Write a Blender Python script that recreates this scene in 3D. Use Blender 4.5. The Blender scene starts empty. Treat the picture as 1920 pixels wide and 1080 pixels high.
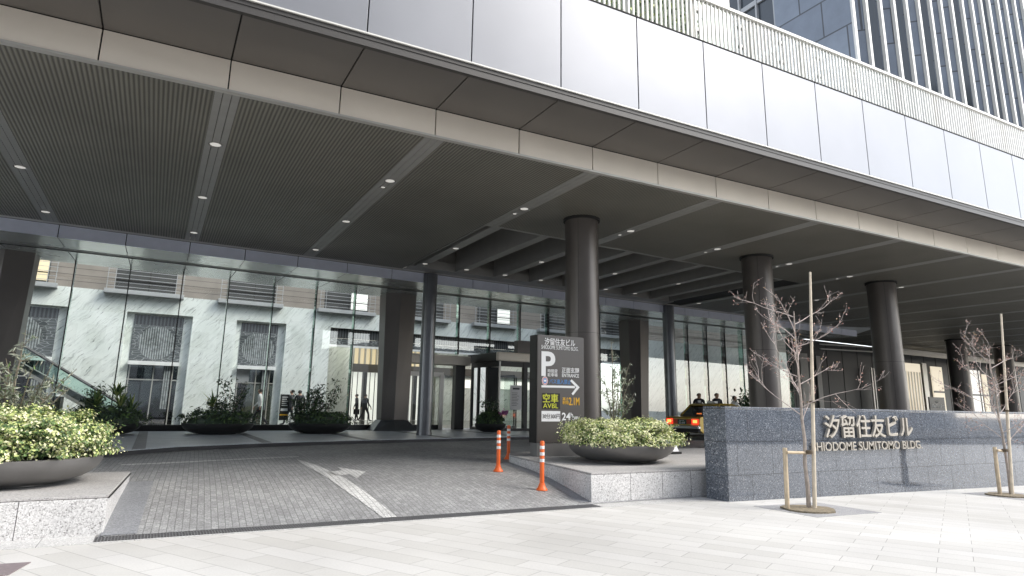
import bpy, bmesh, math, random
from mathutils import Vector, Matrix, noise
R = math.radians
rnd = random.Random(7)
S = bpy.context.scene
COL = S.collection

# ------------------------------------------------------------------ camera
CR = [(0.87955303, -0.47553404, 0.01593231), (0.11406361, 0.17822796, -0.97735576), (0.46192635, 0.86145352, 0.21100207)]
FPX, CX, CY, EYE = 1220.08, 960.0, 498.5, 1.6
cam = bpy.data.cameras.new('camera'); cob = bpy.data.objects.new('camera', cam); COL.objects.link(cob)
mx = Matrix((CR[0], [-v for v in CR[1]], [-v for v in CR[2]])).transposed().to_4x4()
mx.translation = (0, 0, EYE); cob.matrix_world = mx
cam.sensor_width = 36; cam.lens = 36 * FPX / 1920; cam.shift_y = -(540 - CY) / 1920
cam.clip_start = 0.05; cam.clip_end = 2000
S.camera = cob

# ------------------------------------------------------------------ light
SUN_EL, SUN_AZ = 45, 126          # azimuth from +Y towards +X
w = bpy.data.worlds.new('World'); S.world = w; w.use_nodes = True
nt = w.node_tree; bg = nt.nodes['Background']
sky = nt.nodes.new('ShaderNodeTexSky'); sky.sky_type = 'NISHITA'; sky.sun_disc = False
sky.sun_elevation = R(SUN_EL); sky.sun_rotation = R(SUN_AZ); sky.dust_density = 1.4; sky.ozone_density = 1.0; sky.air_density = 1.0
hsv = nt.nodes.new('ShaderNodeHueSaturation'); hsv.inputs['Saturation'].default_value = 0.40
nt.links.new(sky.outputs[0], hsv.inputs['Color']); nt.links.new(hsv.outputs[0], bg.inputs[0]); bg.inputs[1].default_value = 0.15
sl = bpy.data.lights.new('sun', 'SUN'); sl.energy = .8; sl.angle = R(26); sl.color = (1, 0.94, 0.85)
so = bpy.data.objects.new('sun', sl); COL.objects.link(so)
sd = Vector((math.sin(R(SUN_AZ)) * math.cos(R(SUN_EL)), math.cos(R(SUN_AZ)) * math.cos(R(SUN_EL)), math.sin(R(SUN_EL))))
so.rotation_euler = sd.to_track_quat('Z', 'Y').to_euler(); so.location = (0, -20, 60)
S.view_settings.view_transform = 'Standard'; S.view_settings.look = 'None'
S.view_settings.exposure = 1.85; S.view_settings.gamma = 1
S.cycles.max_bounces = 10; S.cycles.diffuse_bounces = 5; S.cycles.glossy_bounces = 5
S.cycles.transparent_max_bounces = 16; S.cycles.caustics_reflective = False; S.cycles.caustics_refractive = False
S.cycles.sample_clamp_indirect = 6

# ------------------------------------------------------------------ surveying helpers (photo survey -> metres)
def ray(x, y):
    a, b = (x - CX) / FPX, (y - CY) / FPX
    return Vector([CR[0][i] * a + CR[1][i] * b + CR[2][i] for i in range(3)])
def onz(x, y, z): d = ray(x, y); t = (z - EYE) / d.z; return Vector((d.x * t, d.y * t, z))
SK = 0.075                                   # the building behind stands 4.3 degrees off the canopy edge
def onI(x, y, y0):
    d = ray(x, y); t = y0 / (d.y - SK * d.x); return Vector((d.x * t, d.y * t, EYE + d.z * t))
RAMP = [(-900, 0), (9.5, 0), (10.5, .12), (11.5, .22), (12.5, .29), (14, .34), (16, .39), (30, .40), (900, .40)]
def dz(y):
    for (a, b), (c, d) in zip(RAMP, RAMP[1:]):
        if y <= c: return b + (d - b) * (y - a) / (c - a)
def gz(x, y): return -.0125 * max(0, x - 9) if y < 9.5 else dz(y)
def ondrive(x, y):
    z = .2
    for _ in range(12): p = onz(x, y, z); z = .5 * z + .5 * dz(p.y)
    return onz(x, y, z)

# ------------------------------------------------------------------ materials
MATS = {}
def mat(name, col, rough=.6, metal=0., spec=.5, coat=0., var=0., vscale=3., emit=None, estr=0., bump=0., bscale=60.):
    m = bpy.data.materials.new(name); m.use_nodes = True; n = m.node_tree; b = n.nodes['Principled BSDF']
    b.inputs['Base Color'].default_value = (*col, 1); b.inputs['Roughness'].default_value = rough
    b.inputs['Metallic'].default_value = metal; b.inputs['Specular IOR Level'].default_value = spec
    b.inputs['Coat Weight'].default_value = coat
    if emit: b.inputs['Emission Color'].default_value = (*emit, 1); b.inputs['Emission Strength'].default_value = estr
    tc = n.nodes.new('ShaderNodeTexCoord')
    if var:
        t = n.nodes.new('ShaderNodeTexNoise'); t.inputs['Scale'].default_value = vscale; t.inputs['Detail'].default_value = 5
        n.links.new(tc.outputs['Object'], t.inputs['Vector'])
        r = n.nodes.new('ShaderNodeMapRange'); r.inputs['From Min'].default_value = .3; r.inputs['From Max'].default_value = .7
        r.inputs['To Min'].default_value = 1 - var; r.inputs['To Max'].default_value = 1 + var
        n.links.new(t.outputs['Fac'], r.inputs['Value'])
        mu = n.nodes.new('ShaderNodeMix'); mu.data_type = 'RGBA'; mu.blend_type = 'MULTIPLY'; mu.inputs[0].default_value = 1
        mu.inputs[6].default_value = (*col, 1); n.links.new(r.outputs[0], mu.inputs[7]); n.links.new(mu.outputs[2], b.inputs['Base Color'])
        r2 = n.nodes.new('ShaderNodeMapRange'); r2.inputs['To Min'].default_value = max(.02, rough * (1 - var)); r2.inputs['To Max'].default_value = min(1, rough * (1 + var))
        n.links.new(t.outputs['Fac'], r2.inputs['Value']); n.links.new(r2.outputs[0], b.inputs['Roughness'])
    if bump:
        t = n.nodes.new('ShaderNodeTexNoise'); t.inputs['Scale'].default_value = bscale; t.inputs['Detail'].default_value = 4
        n.links.new(tc.outputs['Object'], t.inputs['Vector'])
        bp = n.nodes.new('ShaderNodeBump'); bp.inputs['Strength'].default_value = bump; bp.inputs['Distance'].default_value = .02
        n.links.new(t.outputs['Fac'], bp.inputs['Height']); n.links.new(bp.outputs[0], b.inputs['Normal'])
    MATS[name] = m; return m
def N(m, t): return m.node_tree.nodes.new(t)
def LK(m, a, b): m.node_tree.links.new(a, b)
def bsdf(m): return m.node_tree.nodes['Principled BSDF']
def coords(m, rot=(0, 0, 0), scale=(1, 1, 1), loc=(0, 0, 0)):
    tc = N(m, 'ShaderNodeTexCoord'); mp = N(m, 'ShaderNodeMapping')
    mp.inputs['Rotation'].default_value = rot; mp.inputs['Scale'].default_value = scale; mp.inputs['Location'].default_value = loc
    LK(m, tc.outputs['Object'], mp.inputs['Vector']); return mp.outputs[0]
def ramp(m, fac, stops):
    r = N(m, 'ShaderNodeValToRGB'); e = r.color_ramp.elements
    while len(e) < len(stops): e.new(.5)
    for k, (p, c) in zip(e, stops): k.position = p; k.color = (*c, 1) if len(c) == 3 else c
    LK(m, fac, r.inputs['Fac']); return r.outputs['Color']
def mixc(m, mode, fac, a, b):
    x = N(m, 'ShaderNodeMix'); x.data_type = 'RGBA'; x.blend_type = mode
    for s, v in ((0, fac), (6, a), (7, b)):
        if hasattr(v, 'is_linked') or hasattr(v, 'links'): LK(m, v, x.inputs[s])
        elif s == 0: x.inputs[0].default_value = v
        else: x.inputs[s].default_value = (*v, 1)
    return x.outputs[2]
def noise_t(m, vec, scale, detail=4, rough=.5):
    t = N(m, 'ShaderNodeTexNoise'); t.inputs['Scale'].default_value = scale; t.inputs['Detail'].default_value = detail; t.inputs['Roughness'].default_value = rough
    LK(m, vec, t.inputs['Vector']); return t.outputs['Fac']
def voro(m, vec, scale):
    t = N(m, 'ShaderNodeTexVoronoi'); t.inputs['Scale'].default_value = scale; LK(m, vec, t.inputs['Vector']); return t.outputs['Color']
def bumpn(m, h, s, d=.01):
    b = N(m, 'ShaderNodeBump'); b.inputs['Strength'].default_value = s; b.inputs['Distance'].default_value = d
    LK(m, h, b.inputs['Height']); LK(m, b.outputs[0], bsdf(m).inputs['Normal'])

mat('satin metal', (.215, .222, .240), .40, .42, var=.05, vscale=.6)
mat('beige metal', (.78, .71, .615), .45, .25, var=.05, vscale=.8)
mat('dark soffit', (.13, .119, .108), .42, .25, var=.08, vscale=.7)
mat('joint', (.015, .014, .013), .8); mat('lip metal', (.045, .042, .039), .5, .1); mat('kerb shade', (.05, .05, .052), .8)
mat('strip metal', (.30, .292, .272), .45, .1, var=.06)
mat('beam metal', (.28, .27, .252), .45, .1, var=.06)
mat('bronze', (.115, .102, .093), .36, .45, var=.10, vscale=1.2)
mat('pillar bronze', (.125, .113, .104), .38, .4, var=.08, vscale=.8)
mat('steel column', (.16, .165, .175), .30, .75, var=.06)
mat('blue fascia', (.60, .625, .72), .38, .1, var=.05)
mat('ceiling metal', (.60, .63, .585), .22, .5, var=.10, vscale=.5)
mat('black metal', (.012, .012, .012), .45); mat('grate metal', (.17, .17, .172), .5, .3)
mat('black frame', (.02, .019, .018), .4, .2)
mat('white metal', (.64, .63, .59), .45, var=.04)
mat('pale metal', (.55, .53, .49), .4, .5)
mat('bowl metal', (.19, .185, .18), .42, .5, var=.10, vscale=2, bump=.05, bscale=30)
mat('black bowl', (.02, .02, .02), .5, .1, var=.15)
mat('soil', (.03, .022, .016), .9)
mat('orange', (.75, .13, .02), .45, var=.08, vscale=9)
mat('white', (.80, .80, .79), .5)
mat('reflective white', (.82, .80, .78), .35)
mat('sign grey', (.10, .091, .084), .35, .2, var=.05, vscale=1.5)
mat('sign base', (.24, .235, .23), .4, .5, var=.06)
mat('yellow sign', (.75, .42, .02), .5)
mat('yellow green', (.48, .50, .03), .5, emit=(.5, .5, .03), estr=.05)
mat('sign blue', (.08, .25, .55), .5)
mat('sign red', (.55, .08, .10), .5)
mat('letter metal', (.44, .405, .35), .38, .35)
mat('pink stone', (.27, .232, .20), .6, var=.10, vscale=1.5)
mat('grey ledge', (.36, .365, .37), .5, var=.06)
mat('lobby dark', (.035, .035, .035), .5, var=.1)
mat('lobby floor', (.07, .065, .058), .12, var=.1)
mat('rubber', (.012, .012, .012), .7)
mat('taxi gold', (.40, .27, .035), .32, .25, coat=.6)
mat('taxi yellow', (.62, .40, .02), .3, .1, coat=.6)
mat('taxi red', (.55, .06, .02), .35, coat=.5)
mat('chrome', (.75, .75, .75), .12, 1)
mat('tail light', (.45, .01, .008), .25, emit=(1, .05, .02), estr=.35)
mat('lamp core', (.9, .3, .1), .3, emit=(1, .22, .05), estr=1.0)
mat('plate', (.03, .07, .045), .5)
mat('lamp glow', (.7, .69, .66), .3, emit=(1, .95, .88), estr=.11)
mat('lamp trim', (.62, .62, .60), .25, .8)
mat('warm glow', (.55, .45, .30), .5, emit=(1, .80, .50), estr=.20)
mat('white glow', (.85, .84, .8), .4, emit=(1, .97, .9), estr=.22)
mat('hall fill glow', (.85, .84, .8), .4, emit=(1, .95, .86), estr=.8); mat('warm room', (.62, .56, .45), .5, emit=(1, .88, .68), estr=.20)
mat('amber glow', (.7, .3, .05), .5, emit=(1, .42, .08), estr=.5)
mat('bark', (.34, .29, .25), .85, var=.25, vscale=14, bump=.3, bscale=50)
mat('twig', (.50, .425, .39), .8, var=.2, vscale=10)
mat('olive stem', (.22, .19, .14), .8, var=.2)
mat('timber', (.52, .42, .29), .75, var=.18, vscale=9, bump=.15, bscale=30)
mat('pole timber', (.62, .54, .42), .7, var=.14, vscale=9)
mat('rope', (.10, .075, .05), .9)
mat('skin', (.50, .31, .22), .55)
mat('hair', (.018, .014, .012), .6)
mat('suit', (.022, .023, .03), .75, var=.2)
mat('grey suit', (.07, .07, .075), .75, var=.2)
mat('white shirt', (.72, .72, .70), .7)
mat('paper', (.72, .71, .70), .6)
mat('ink', (.03, .03, .03), .6)
mat('manhole', (.20, .165, .17), .6, var=.15, vscale=14, bump=.3, bscale=40)
mat('pit gravel', (.20, .165, .11), .95, var=.5, vscale=30, bump=.8, bscale=60)
mat('flower', (.45, .12, .35), .6)
mat('city wall', (.52, .52, .53), .8, var=.1, vscale=.3)
mat('city glass', (.05, .06, .07), .08)
for nm, c in dict(cream=(.72, .71, .44), lime=(.44, .50, .18), leaf=(.13, .21, .065), deep=(.065, .115, .042), dark=(.03, .055, .026), blue=(.06, .10, .075), silver=(.34, .36, .28), silver2=(.19, .215, .155), dry=(.38, .19, .15), dry2=(.56, .37, .31), tan=(.38, .26, .12)).items():
    m = mat('leaf ' + nm, c, .55, var=.18, vscale=6)
    bsdf(m).inputs['Transmission Weight'].default_value = 0
def granite(name, stops, scale, rough, coat=0.):
    m = mat(name, (.5, .5, .5), rough, coat=coat); v = coords(m)
    a = ramp(m, voro(m, v, scale), stops)
    b = noise_t(m, v, 1.3, 4); r = ramp(m, b, [(.3, (.86, .86, .86)), (.7, (1.06, 1.05, 1.04))])
    LK(m, mixc(m, 'MULTIPLY', 1., a, r), bsdf(m).inputs['Base Color']); return m
granite('grey granite', [(.10, (.22, .215, .21)), (.26, (.46, .455, .45)), (.55, (.60, .595, .59)), (.8, (.70, .695, .69))], 70, .55)
granite('flamed granite', [(.10, (.27, .265, .26)), (.4, (.37, .36, .35)), (.8, (.46, .45, .44))], 70, .8)
granite('blue granite', [(.15, (.045, .053, .068)), (.5, (.098, .113, .138)), (.78, (.15, .170, .203)), (.94, (.32, .34, .365))], 78, .07, 1.)
granite('edge granite', [(.2, (.05, .056, .07)), (.5, (.11, .125, .15)), (.80, (.20, .22, .25)), (.93, (.5, .5, .5))], 60, .3)
granite('pit stone', [(.2, (.24, .24, .245)), (.5, (.30, .30, .305)), (.8, (.36, .36, .365))], 60, .7)
granite('dark strip stone', [(.2, (.17, .178, .192)), (.5, (.23, .238, .252)), (.8, (.28, .288, .302))], 60, .55)
granite('walkway stone', [(.2, (.46, .50, .545)), (.5, (.53, .57, .61)), (.8, (.60, .64, .67))], 40, .38)
# glass: a clear sheet that mirrors more at grazing angles
def glass(name, tint, refl=.06, gl=.0):
    m = bpy.data.materials.new(name); m.use_nodes = True; n = m.node_tree; n.nodes.remove(n.nodes['Principled BSDF']); out = n.nodes['Material Output']
    t = N(m, 'ShaderNodeBsdfTransparent'); t.inputs[0].default_value = (*tint, 1)
    g = N(m, 'ShaderNodeBsdfGlossy'); g.inputs['Roughness'].default_value = gl; g.inputs[0].default_value = (.95, .97, .96, 1)
    lw = N(m, 'ShaderNodeFresnel'); lw.inputs['IOR'].default_value = 1.45
    ad = N(m, 'ShaderNodeMath'); ad.operation = 'ADD'; ad.inputs[1].default_value = refl; LK(m, lw.outputs[0], ad.inputs[0])
    mx_ = N(m, 'ShaderNodeMixShader'); LK(m, ad.outputs[0], mx_.inputs[0]); LK(m, t.outputs[0], mx_.inputs[1]); LK(m, g.outputs[0], mx_.inputs[2]); LK(m, mx_.outputs[0], out.inputs[0])
    MATS[name] = m; return m
glass('glass', (.91, .97, .945), .07); glass('fin glass', (.62, .80, .73), .05); glass('dark glass', (.25, .28, .28), .12); glass('rail glass', (.80, .92, .88), .03)
glass('car glass', (.22, .25, .24), .10)
# marble with steep dark veins
m = mat('marble', (.8, .8, .8), .16); v0 = coords(m)
wv = N(m, 'ShaderNodeVectorMath'); wv.operation = 'MULTIPLY_ADD'
nn = N(m, 'ShaderNodeTexNoise'); nn.inputs['Scale'].default_value = 1.6; nn.inputs['Detail'].default_value = 3; LK(m, v0, nn.inputs['Vector'])
LK(m, nn.outputs['Color'], wv.inputs[0]); wv.inputs[1].default_value = (.35, .35, .35); LK(m, v0, wv.inputs[2])
mp1 = N(m, 'ShaderNodeMapping'); mp1.vector_type = 'POINT'; mp1.inputs['Rotation'].default_value = (0, R(50), 0); LK(m, wv.outputs[0], mp1.inputs['Vector'])
mp = N(m, 'ShaderNodeMapping'); mp.inputs['Scale'].default_value = (1.5, 1, 15); LK(m, mp1.outputs[0], mp.inputs['Vector'])
f1 = noise_t(m, mp.outputs[0], .55, 8, .66); f2 = noise_t(m, mp.outputs[0], 1.15, 7, .7); f3 = noise_t(m, v0, .9, 5)
c1 = ramp(m, f1, [(.30, (.50, .53, .51)), (.40, (.70, .73, .705)), (.50, (.80, .825, .795))])
c2 = ramp(m, f2, [(.33, (.22, .24, .24)), (.38, (.72, .73, .73)), (.45, (1, 1, 1))])
c3 = ramp(m, f3, [(.3, (.84, .86, .84)), (.6, (1, 1, 1))])
LK(m, mixc(m, 'MULTIPLY', 1., mixc(m, 'MULTIPLY', 1., c1, c2), c3), bsdf(m).inputs['Base Color'])
# ribbed ceiling panel: fine slats running in from the street
m = mat('ribbed panel', (.07, .066, .058), .5, .15); v = coords(m)
wt = N(m, 'ShaderNodeTexWave'); wt.bands_direction = 'X'; wt.inputs['Scale'].default_value = 4.4; wt.inputs['Distortion'].default_value = 0; LK(m, v, wt.inputs['Vector'])
cc = ramp(m, wt.outputs['Fac'], [(.15, (.10, .094, .078)), (.55, (.20, .188, .157)), (.9, (.235, .221, .184))])
nz = ramp(m, noise_t(m, v, .5, 3), [(.3, (.85, .85, .85)), (.7, (1.1, 1.1, 1.1))])
LK(m, mixc(m, 'MULTIPLY', 1., cc, nz), bsdf(m).inputs['Base Color']); bumpn(m, wt.outputs['Fac'], .6, .02)
# louvre stripes
m = mat('grille', (.1, .1, .1), .5, .2); v = coords(m)
wt = N(m, 'ShaderNodeTexWave'); wt.bands_direction = 'X'; wt.inputs['Scale'].default_value = 3.1; LK(m, v, wt.inputs['Vector'])
cc = ramp(m, wt.outputs['Fac'], [(.2, (.10, .11, .11)), (.5, (.24, .26, .26)), (.8, (.40, .42, .42))])
nf = ramp(m, noise_t(m, v, 6, 5, .7), [(.35, (.45, .46, .46)), (.6, (1.1, 1.1, 1.1))])
LK(m, mixc(m, 'MULTIPLY', 1., cc, nf), bsdf(m).inputs['Base Color'])
m = mat('dark grille', (.1, .1, .1), .5, .2); v = coords(m)
wt = N(m, 'ShaderNodeTexWave'); wt.bands_direction = 'X'; wt.inputs['Scale'].default_value = 2.0; LK(m, v, wt.inputs['Vector'])
LK(m, ramp(m, wt.outputs['Fac'], [(.3, (.012, .013, .014)), (.8, (.075, .08, .085))]), bsdf(m).inputs['Base Color'])
m = mat('relief', (.1, .1, .1), .45); v = coords(m, (0, R(40), 0), (.8, 1, 2.2))
vo = N(m, 'ShaderNodeTexVoronoi'); vo.feature = 'DISTANCE_TO_EDGE'; vo.inputs['Scale'].default_value = 3.6; LK(m, v, vo.inputs['Vector']); LK(m, ramp(m, vo.outputs['Distance'], [(.0, (.34, .36, .36)), (.03, (.20, .21, .21)), (.06, (.06, .067, .07))]), bsdf(m).inputs['Base Color'])
# sidewalk pavers
SWROT = R(62)
def bricks(name, rot, w_, h_, c1, c2, mort, msz, rough, off=.5, sq=1., stain=.5, fine=None, bias=0.):
    m = mat(name, c1, rough); v = coords(m, (0, 0, rot))
    b = N(m, 'ShaderNodeTexBrick'); b.offset = off; b.squash = sq; b.inputs['Scale'].default_value = 1
    b.inputs['Brick Width'].default_value = w_; b.inputs['Row Height'].default_value = h_; b.inputs['Mortar Size'].default_value = msz
    b.inputs['Mortar Smooth'].default_value = .2; b.inputs['Bias'].default_value = bias
    b.inputs['Color1'].default_value = (*c1, 1); b.inputs['Color2'].default_value = (*c2, 1); b.inputs['Mortar'].default_value = (*mort, 1)
    LK(m, v, b.inputs['Vector']); v2 = coords(m)
    s1 = ramp(m, noise_t(m, v2, .5, 6, .6), [(.3, (1 - stain * .3,) * 3), (.65, (1.03, 1.03, 1.02))])
    s2 = ramp(m, noise_t(m, v2, 45, 3, .6), [(.25, (1 - stain * .25,) * 3), (.7, (1.03,) * 3)])
    c = mixc(m, 'MULTIPLY', 1., mixc(m, 'MULTIPLY', 1., b.outputs['Color'], s1), s2)
    if name == 'pavers':
        vs = N(m, 'ShaderNodeTexVoronoi'); vs.inputs['Scale'].default_value = 1.7; LK(m, v2, vs.inputs['Vector'])
        c = mixc(m, 'MULTIPLY', 1., c, ramp(m, vs.outputs['Distance'], [(.022, (.62, .61, .60)), (.034, (1, 1, 1))]))
        c = mixc(m, 'MULTIPLY', 1., c, ramp(m, noise_t(m, v2, .23, 3), [(.36, (.90, .895, .885)), (.56, (1.03, 1.03, 1.03))]))
    if fine: c = mixc(m, 'MULTIPLY', 1., c, ramp(m, voro(m, v2, fine), [(.15, (.72,) * 3), (.5, (.96,) * 3), (.85, (1.25,) * 3)]))
    LK(m, c, bsdf(m).inputs['Base Color'])
    inv = N(m, 'ShaderNodeMath'); inv.operation = 'SUBTRACT'; inv.inputs[0].default_value = 1; LK(m, b.outputs['Fac'], inv.inputs[1]); bumpn(m, inv.outputs[0], .5, .006)
    return m
bricks('pavers', SWROT, .9, .3, (.55, .54, .52), (.48, .47, .445), (.27, .265, .25), .004, .7, .37, stain=.35)
bricks('kerb pavers', 0, .95, 3, (.52, .515, .505), (.47, .465, .45), (.2, .2, .195), .004, .7, .5, stain=.5, fine=80)
bricks('setts', R(93), .17, .085, (.385, .387, .385), (.285, .286, .286), (.20, .20, .20), .006, .62, .5, stain=.9, fine=60)
bricks('marking', R(93), .17, .085, (.80, .80, .78), (.72, .72, .70), (.40, .40, .39), .006, .7, .5, stain=1.3, fine=60)
bricks('tower stone', 0, 2.9, 2.3, (.21, .245, .30), (.175, .205, .255), (.06, .065, .075), .05, .45, .5, stain=1.0)
bricks('road', 0, 9, 30, (.05, .05, .05), (.055, .055, .055), (.05, .05, .05), .0, .85, stain=.8)

# ------------------------------------------------------------------ mesh helpers
class MB:
    def __init__(s, shear=0.): s.v = []; s.f = []; s.mi = []; s.cur = 0; s.sh = shear; s.smooth = set()
    def vert(s, p): s.v.append((p[0], p[1] + s.sh * p[0], p[2])); return len(s.v) - 1
    def face(s, idx, smooth=False):
        if smooth: s.smooth.add(len(s.f))
        s.f.append(tuple(idx)); s.mi.append(s.cur)
    def poly(s, pts): s.face([s.vert(p) for p in pts]); return s
    def box(s, x0, x1, y0, y1, z0, z1):
        i = [s.vert(p) for p in ((x0, y0, z0), (x1, y0, z0), (x1, y1, z0), (x0, y1, z0), (x0, y0, z1), (x1, y0, z1), (x1, y1, z1), (x0, y1, z1))]
        for q in ((0, 3, 2, 1), (4, 5, 6, 7), (0, 1, 5, 4), (1, 2, 6, 5), (2, 3, 7, 6), (3, 0, 4, 7)): s.face([i[k] for k in q])
        return s
    def prism(s, pts, z0, z1):
        f0 = z0 if callable(z0) else (lambda p: z0); f1 = z1 if callable(z1) else (lambda p: z1)
        a = [s.vert((p[0], p[1], f0(p))) for p in pts]; b = [s.vert((p[0], p[1], f1(p))) for p in pts]; n = len(pts)
        s.face(a[::-1]); s.face(b)
        for k in range(n): s.face([a[k], a[(k + 1) % n], b[(k + 1) % n], b[k]])
        return s
    def loft(s, rings, cap=True, smooth=False):
        R_ = [[s.vert(p) for p in r] for r in rings]; n = len(rings[0])
        for a, b in zip(R_, R_[1:]):
            for k in range(n): s.face([a[k], a[(k + 1) % n], b[(k + 1) % n], b[k]], smooth)
        if cap: s.face(R_[0][::-1]); s.face(R_[-1])
        return s
    def tube(s, pts, rad, n=6, cap=True):
        pts = [Vector(p) for p in pts]; rings = []
        rad = rad if hasattr(rad, '__len__') else [rad] * len(pts)
        u = None
        for k, p in enumerate(pts):
            d = (pts[min(k + 1, len(pts) - 1)] - pts[max(k - 1, 0)]).normalized()
            if u is None: u = d.orthogonal().normalized()
            u = (u - d * u.dot(d)); u = u.normalized() if u.length > 1e-6 else d.orthogonal().normalized(); q = d.cross(u)
            rings.append([p + (u * math.cos(2 * math.pi * j / n) + q * math.sin(2 * math.pi * j / n)) * rad[k] for j in range(n)])
        return s.loft(rings, cap, True)
    def lathe(s, prof, c, n=32, cap=True):
        rings = [[(c[0] + r * math.cos(2 * math.pi * j / n), c[1] + r * math.sin(2 * math.pi * j / n), c[2] + z) for j in range(n)] for r, z in prof]
        return s.loft(rings, cap, True)
    def build(s, name, mats, parent=None, bevel=0.):
        me = bpy.data.meshes.new(name); me.from_pydata(s.v, [], s.f); mats = mats if isinstance(mats, (list, tuple)) else [mats]
        for k in mats: me.materials.append(MATS[k] if isinstance(k, str) else k)
        me.polygons.foreach_set('material_index', s.mi)
        me.polygons.foreach_set('use_smooth', [k in s.smooth for k in range(len(s.f))])
        me.update(); o = bpy.data.objects.new(name, me); COL.objects.link(o)
        if s.smooth: me.set_sharp_from_angle(angle=R(40))
        if parent:
            o.parent = parent
            if not parent.parent: o.matrix_parent_inverse = Matrix.Translation(-Vector(parent.location))
        if bevel:
            b = o.modifiers.new('edge', 'BEVEL'); b.width = bevel; b.segments = 2; b.limit_method = 'ANGLE'; b.angle_limit = R(50)
        return o
def tag(o, label=None, cat=None, group=None, kind=None):
    for k, v in (('label', label), ('category', cat), ('group', group), ('kind', kind)):
        if v: o[k] = v
    return o
def thing(name, label, cat, loc=(0, 0, 0), group=None):
    o = bpy.data.objects.new(name, None); COL.objects.link(o); o.location = loc; o.empty_display_size = .2
    return tag(o, label, cat, group)
def struct(o): o['kind'] = 'structure'; return o
# parts are built in world metres; the Empty of a thing stands at its base, undone by the parent inverse
def text(body, name, m, parent, frame, u0, u1, v0, v1, depth=.004, bold=0., label=None):
    """frame(u, v, w) -> world; fits the lettering into the box u0..u1, v0..v1"""
    c = bpy.data.curves.new('lettering', 'FONT'); c.body = body; c.extrude = .5; c.offset = bold; c.resolution_u = 4
    o = bpy.data.objects.new('lettering', c); COL.objects.link(o)
    me = bpy.data.meshes.new_from_object(o.evaluated_get(bpy.context.evaluated_depsgraph_get()))
    bpy.data.objects.remove(o); bpy.data.curves.remove(c)
    xs = [v.co.x for v in me.vertices]; ys = [v.co.y for v in me.vertices]
    x0, x1, y0, y1 = min(xs), max(xs), min(ys), max(ys)
    for v in me.vertices:
        a = u0 + (u1 - u0) * (v.co.x - x0) / (x1 - x0); b = v0 + (v1 - v0) * (v.co.y - y0) / (y1 - y0); d = (v.co.z + .5) * depth
        v.co = frame(a, b, d)
    me.materials.clear(); me.materials.append(MATS[m])
    for p in me.polygons: p.material_index = 0; p.use_smooth = False
    me.name = name; q = bpy.data.objects.new(name, me); COL.objects.link(q)
    if parent:
        q.parent = parent
        if not parent.parent: q.matrix_parent_inverse = Matrix.Translation(-parent.location)
    if label: q['label'] = label
    return q
def frontY(y): return lambda u, v, d: (u, y - d, v)
def frontI(y): return lambda u, v, d: (u, y + SK * u - d, v)
def circ(c, r, n=24): return [(c[0] + r * math.cos(2 * math.pi * k / n), c[1] + r * math.sin(2 * math.pi * k / n)) for k in range(n)]
ORD = ['first', 'second', 'third', 'fourth', 'fifth', 'sixth', 'seventh', 'eighth', 'ninth', 'tenth', 'eleventh', 'twelfth', 'thirteenth', 'fourteenth']

# ------------------------------------------------------------------ ground
b = MB()
xs = [-60, -20, 0, 9, 20, 40, 80, 120]; ys = [-9, 0, 9.19]
for i in range(len(xs) - 1):
    for j in range(len(ys) - 1):
        b.poly([(x, y, -.0125 * max(0, x - 9)) for x, y in ((xs[i], ys[j]), (xs[i + 1], ys[j]), (xs[i + 1], ys[j + 1]), (xs[i], ys[j + 1]))])
struct(b.build('sidewalk', 'pavers'))
b = MB(); b.poly([(-600, -600, -1.6), (600, -600, -1.6), (600, 600, -1.6), (-600, 600, -1.6)]); struct(b.build('ground', 'road'))
b = MB(); b.poly([(-60, -24, -.14), (120, -24, -.14), (120, -9, -.14), (-60, -9, -.14)]); b.poly([(-60, -9, 0), (-60, -9, -.14), (120, -9, -.14), (120, -9, -1.4), (120, -9, -.02)]); struct(b.build('road', 'road'))
# driveway ramp
b = MB(); yy = [9.56, 10, 10.5, 11, 11.5, 12, 12.5, 13.2, 14, 15, 16, 20, 32]; xx = [-30, -8, -.37, -.34, 3, 7, 12, 30, 75]
vid = [[b.vert((x, y, -.3 if x < -.35 and y < 12.6 else dz(y))) for x in xx] for y in yy]
for j in range(len(yy) - 1):
    for i in range(len(xx) - 1): b.face([vid[j][i], vid[j][i + 1], vid[j + 1][i + 1], vid[j + 1][i]], True)
struct(b.build('driveway', 'setts'))
# pale kerb band in front of the drain
b = MB(); b.prism([(-60, 9.19), (6.75, 9.19), (6.75, 9.25), (-60, 9.25)], -.3, .004); b.prism([(6.75, 9.19), (9.2, 9.19), (9.2, 9.66), (6.75, 9.66)], -.3, .002)
b.prism([(-60, 9.25), (-.42, 9.25), (-.42, 9.72), (-60, 9.72)], -.3, .004)
struct(b.build('kerb', 'kerb pavers'))
b = MB(); b.prism([(9.2, 9.19), (120, 9.19), (120, 12), (9.2, 12)], -1.5, lambda p: -.0125 * max(0, p[0] - 9) - .002); struct(b.build('wall_footing', 'kerb pavers'))
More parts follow.
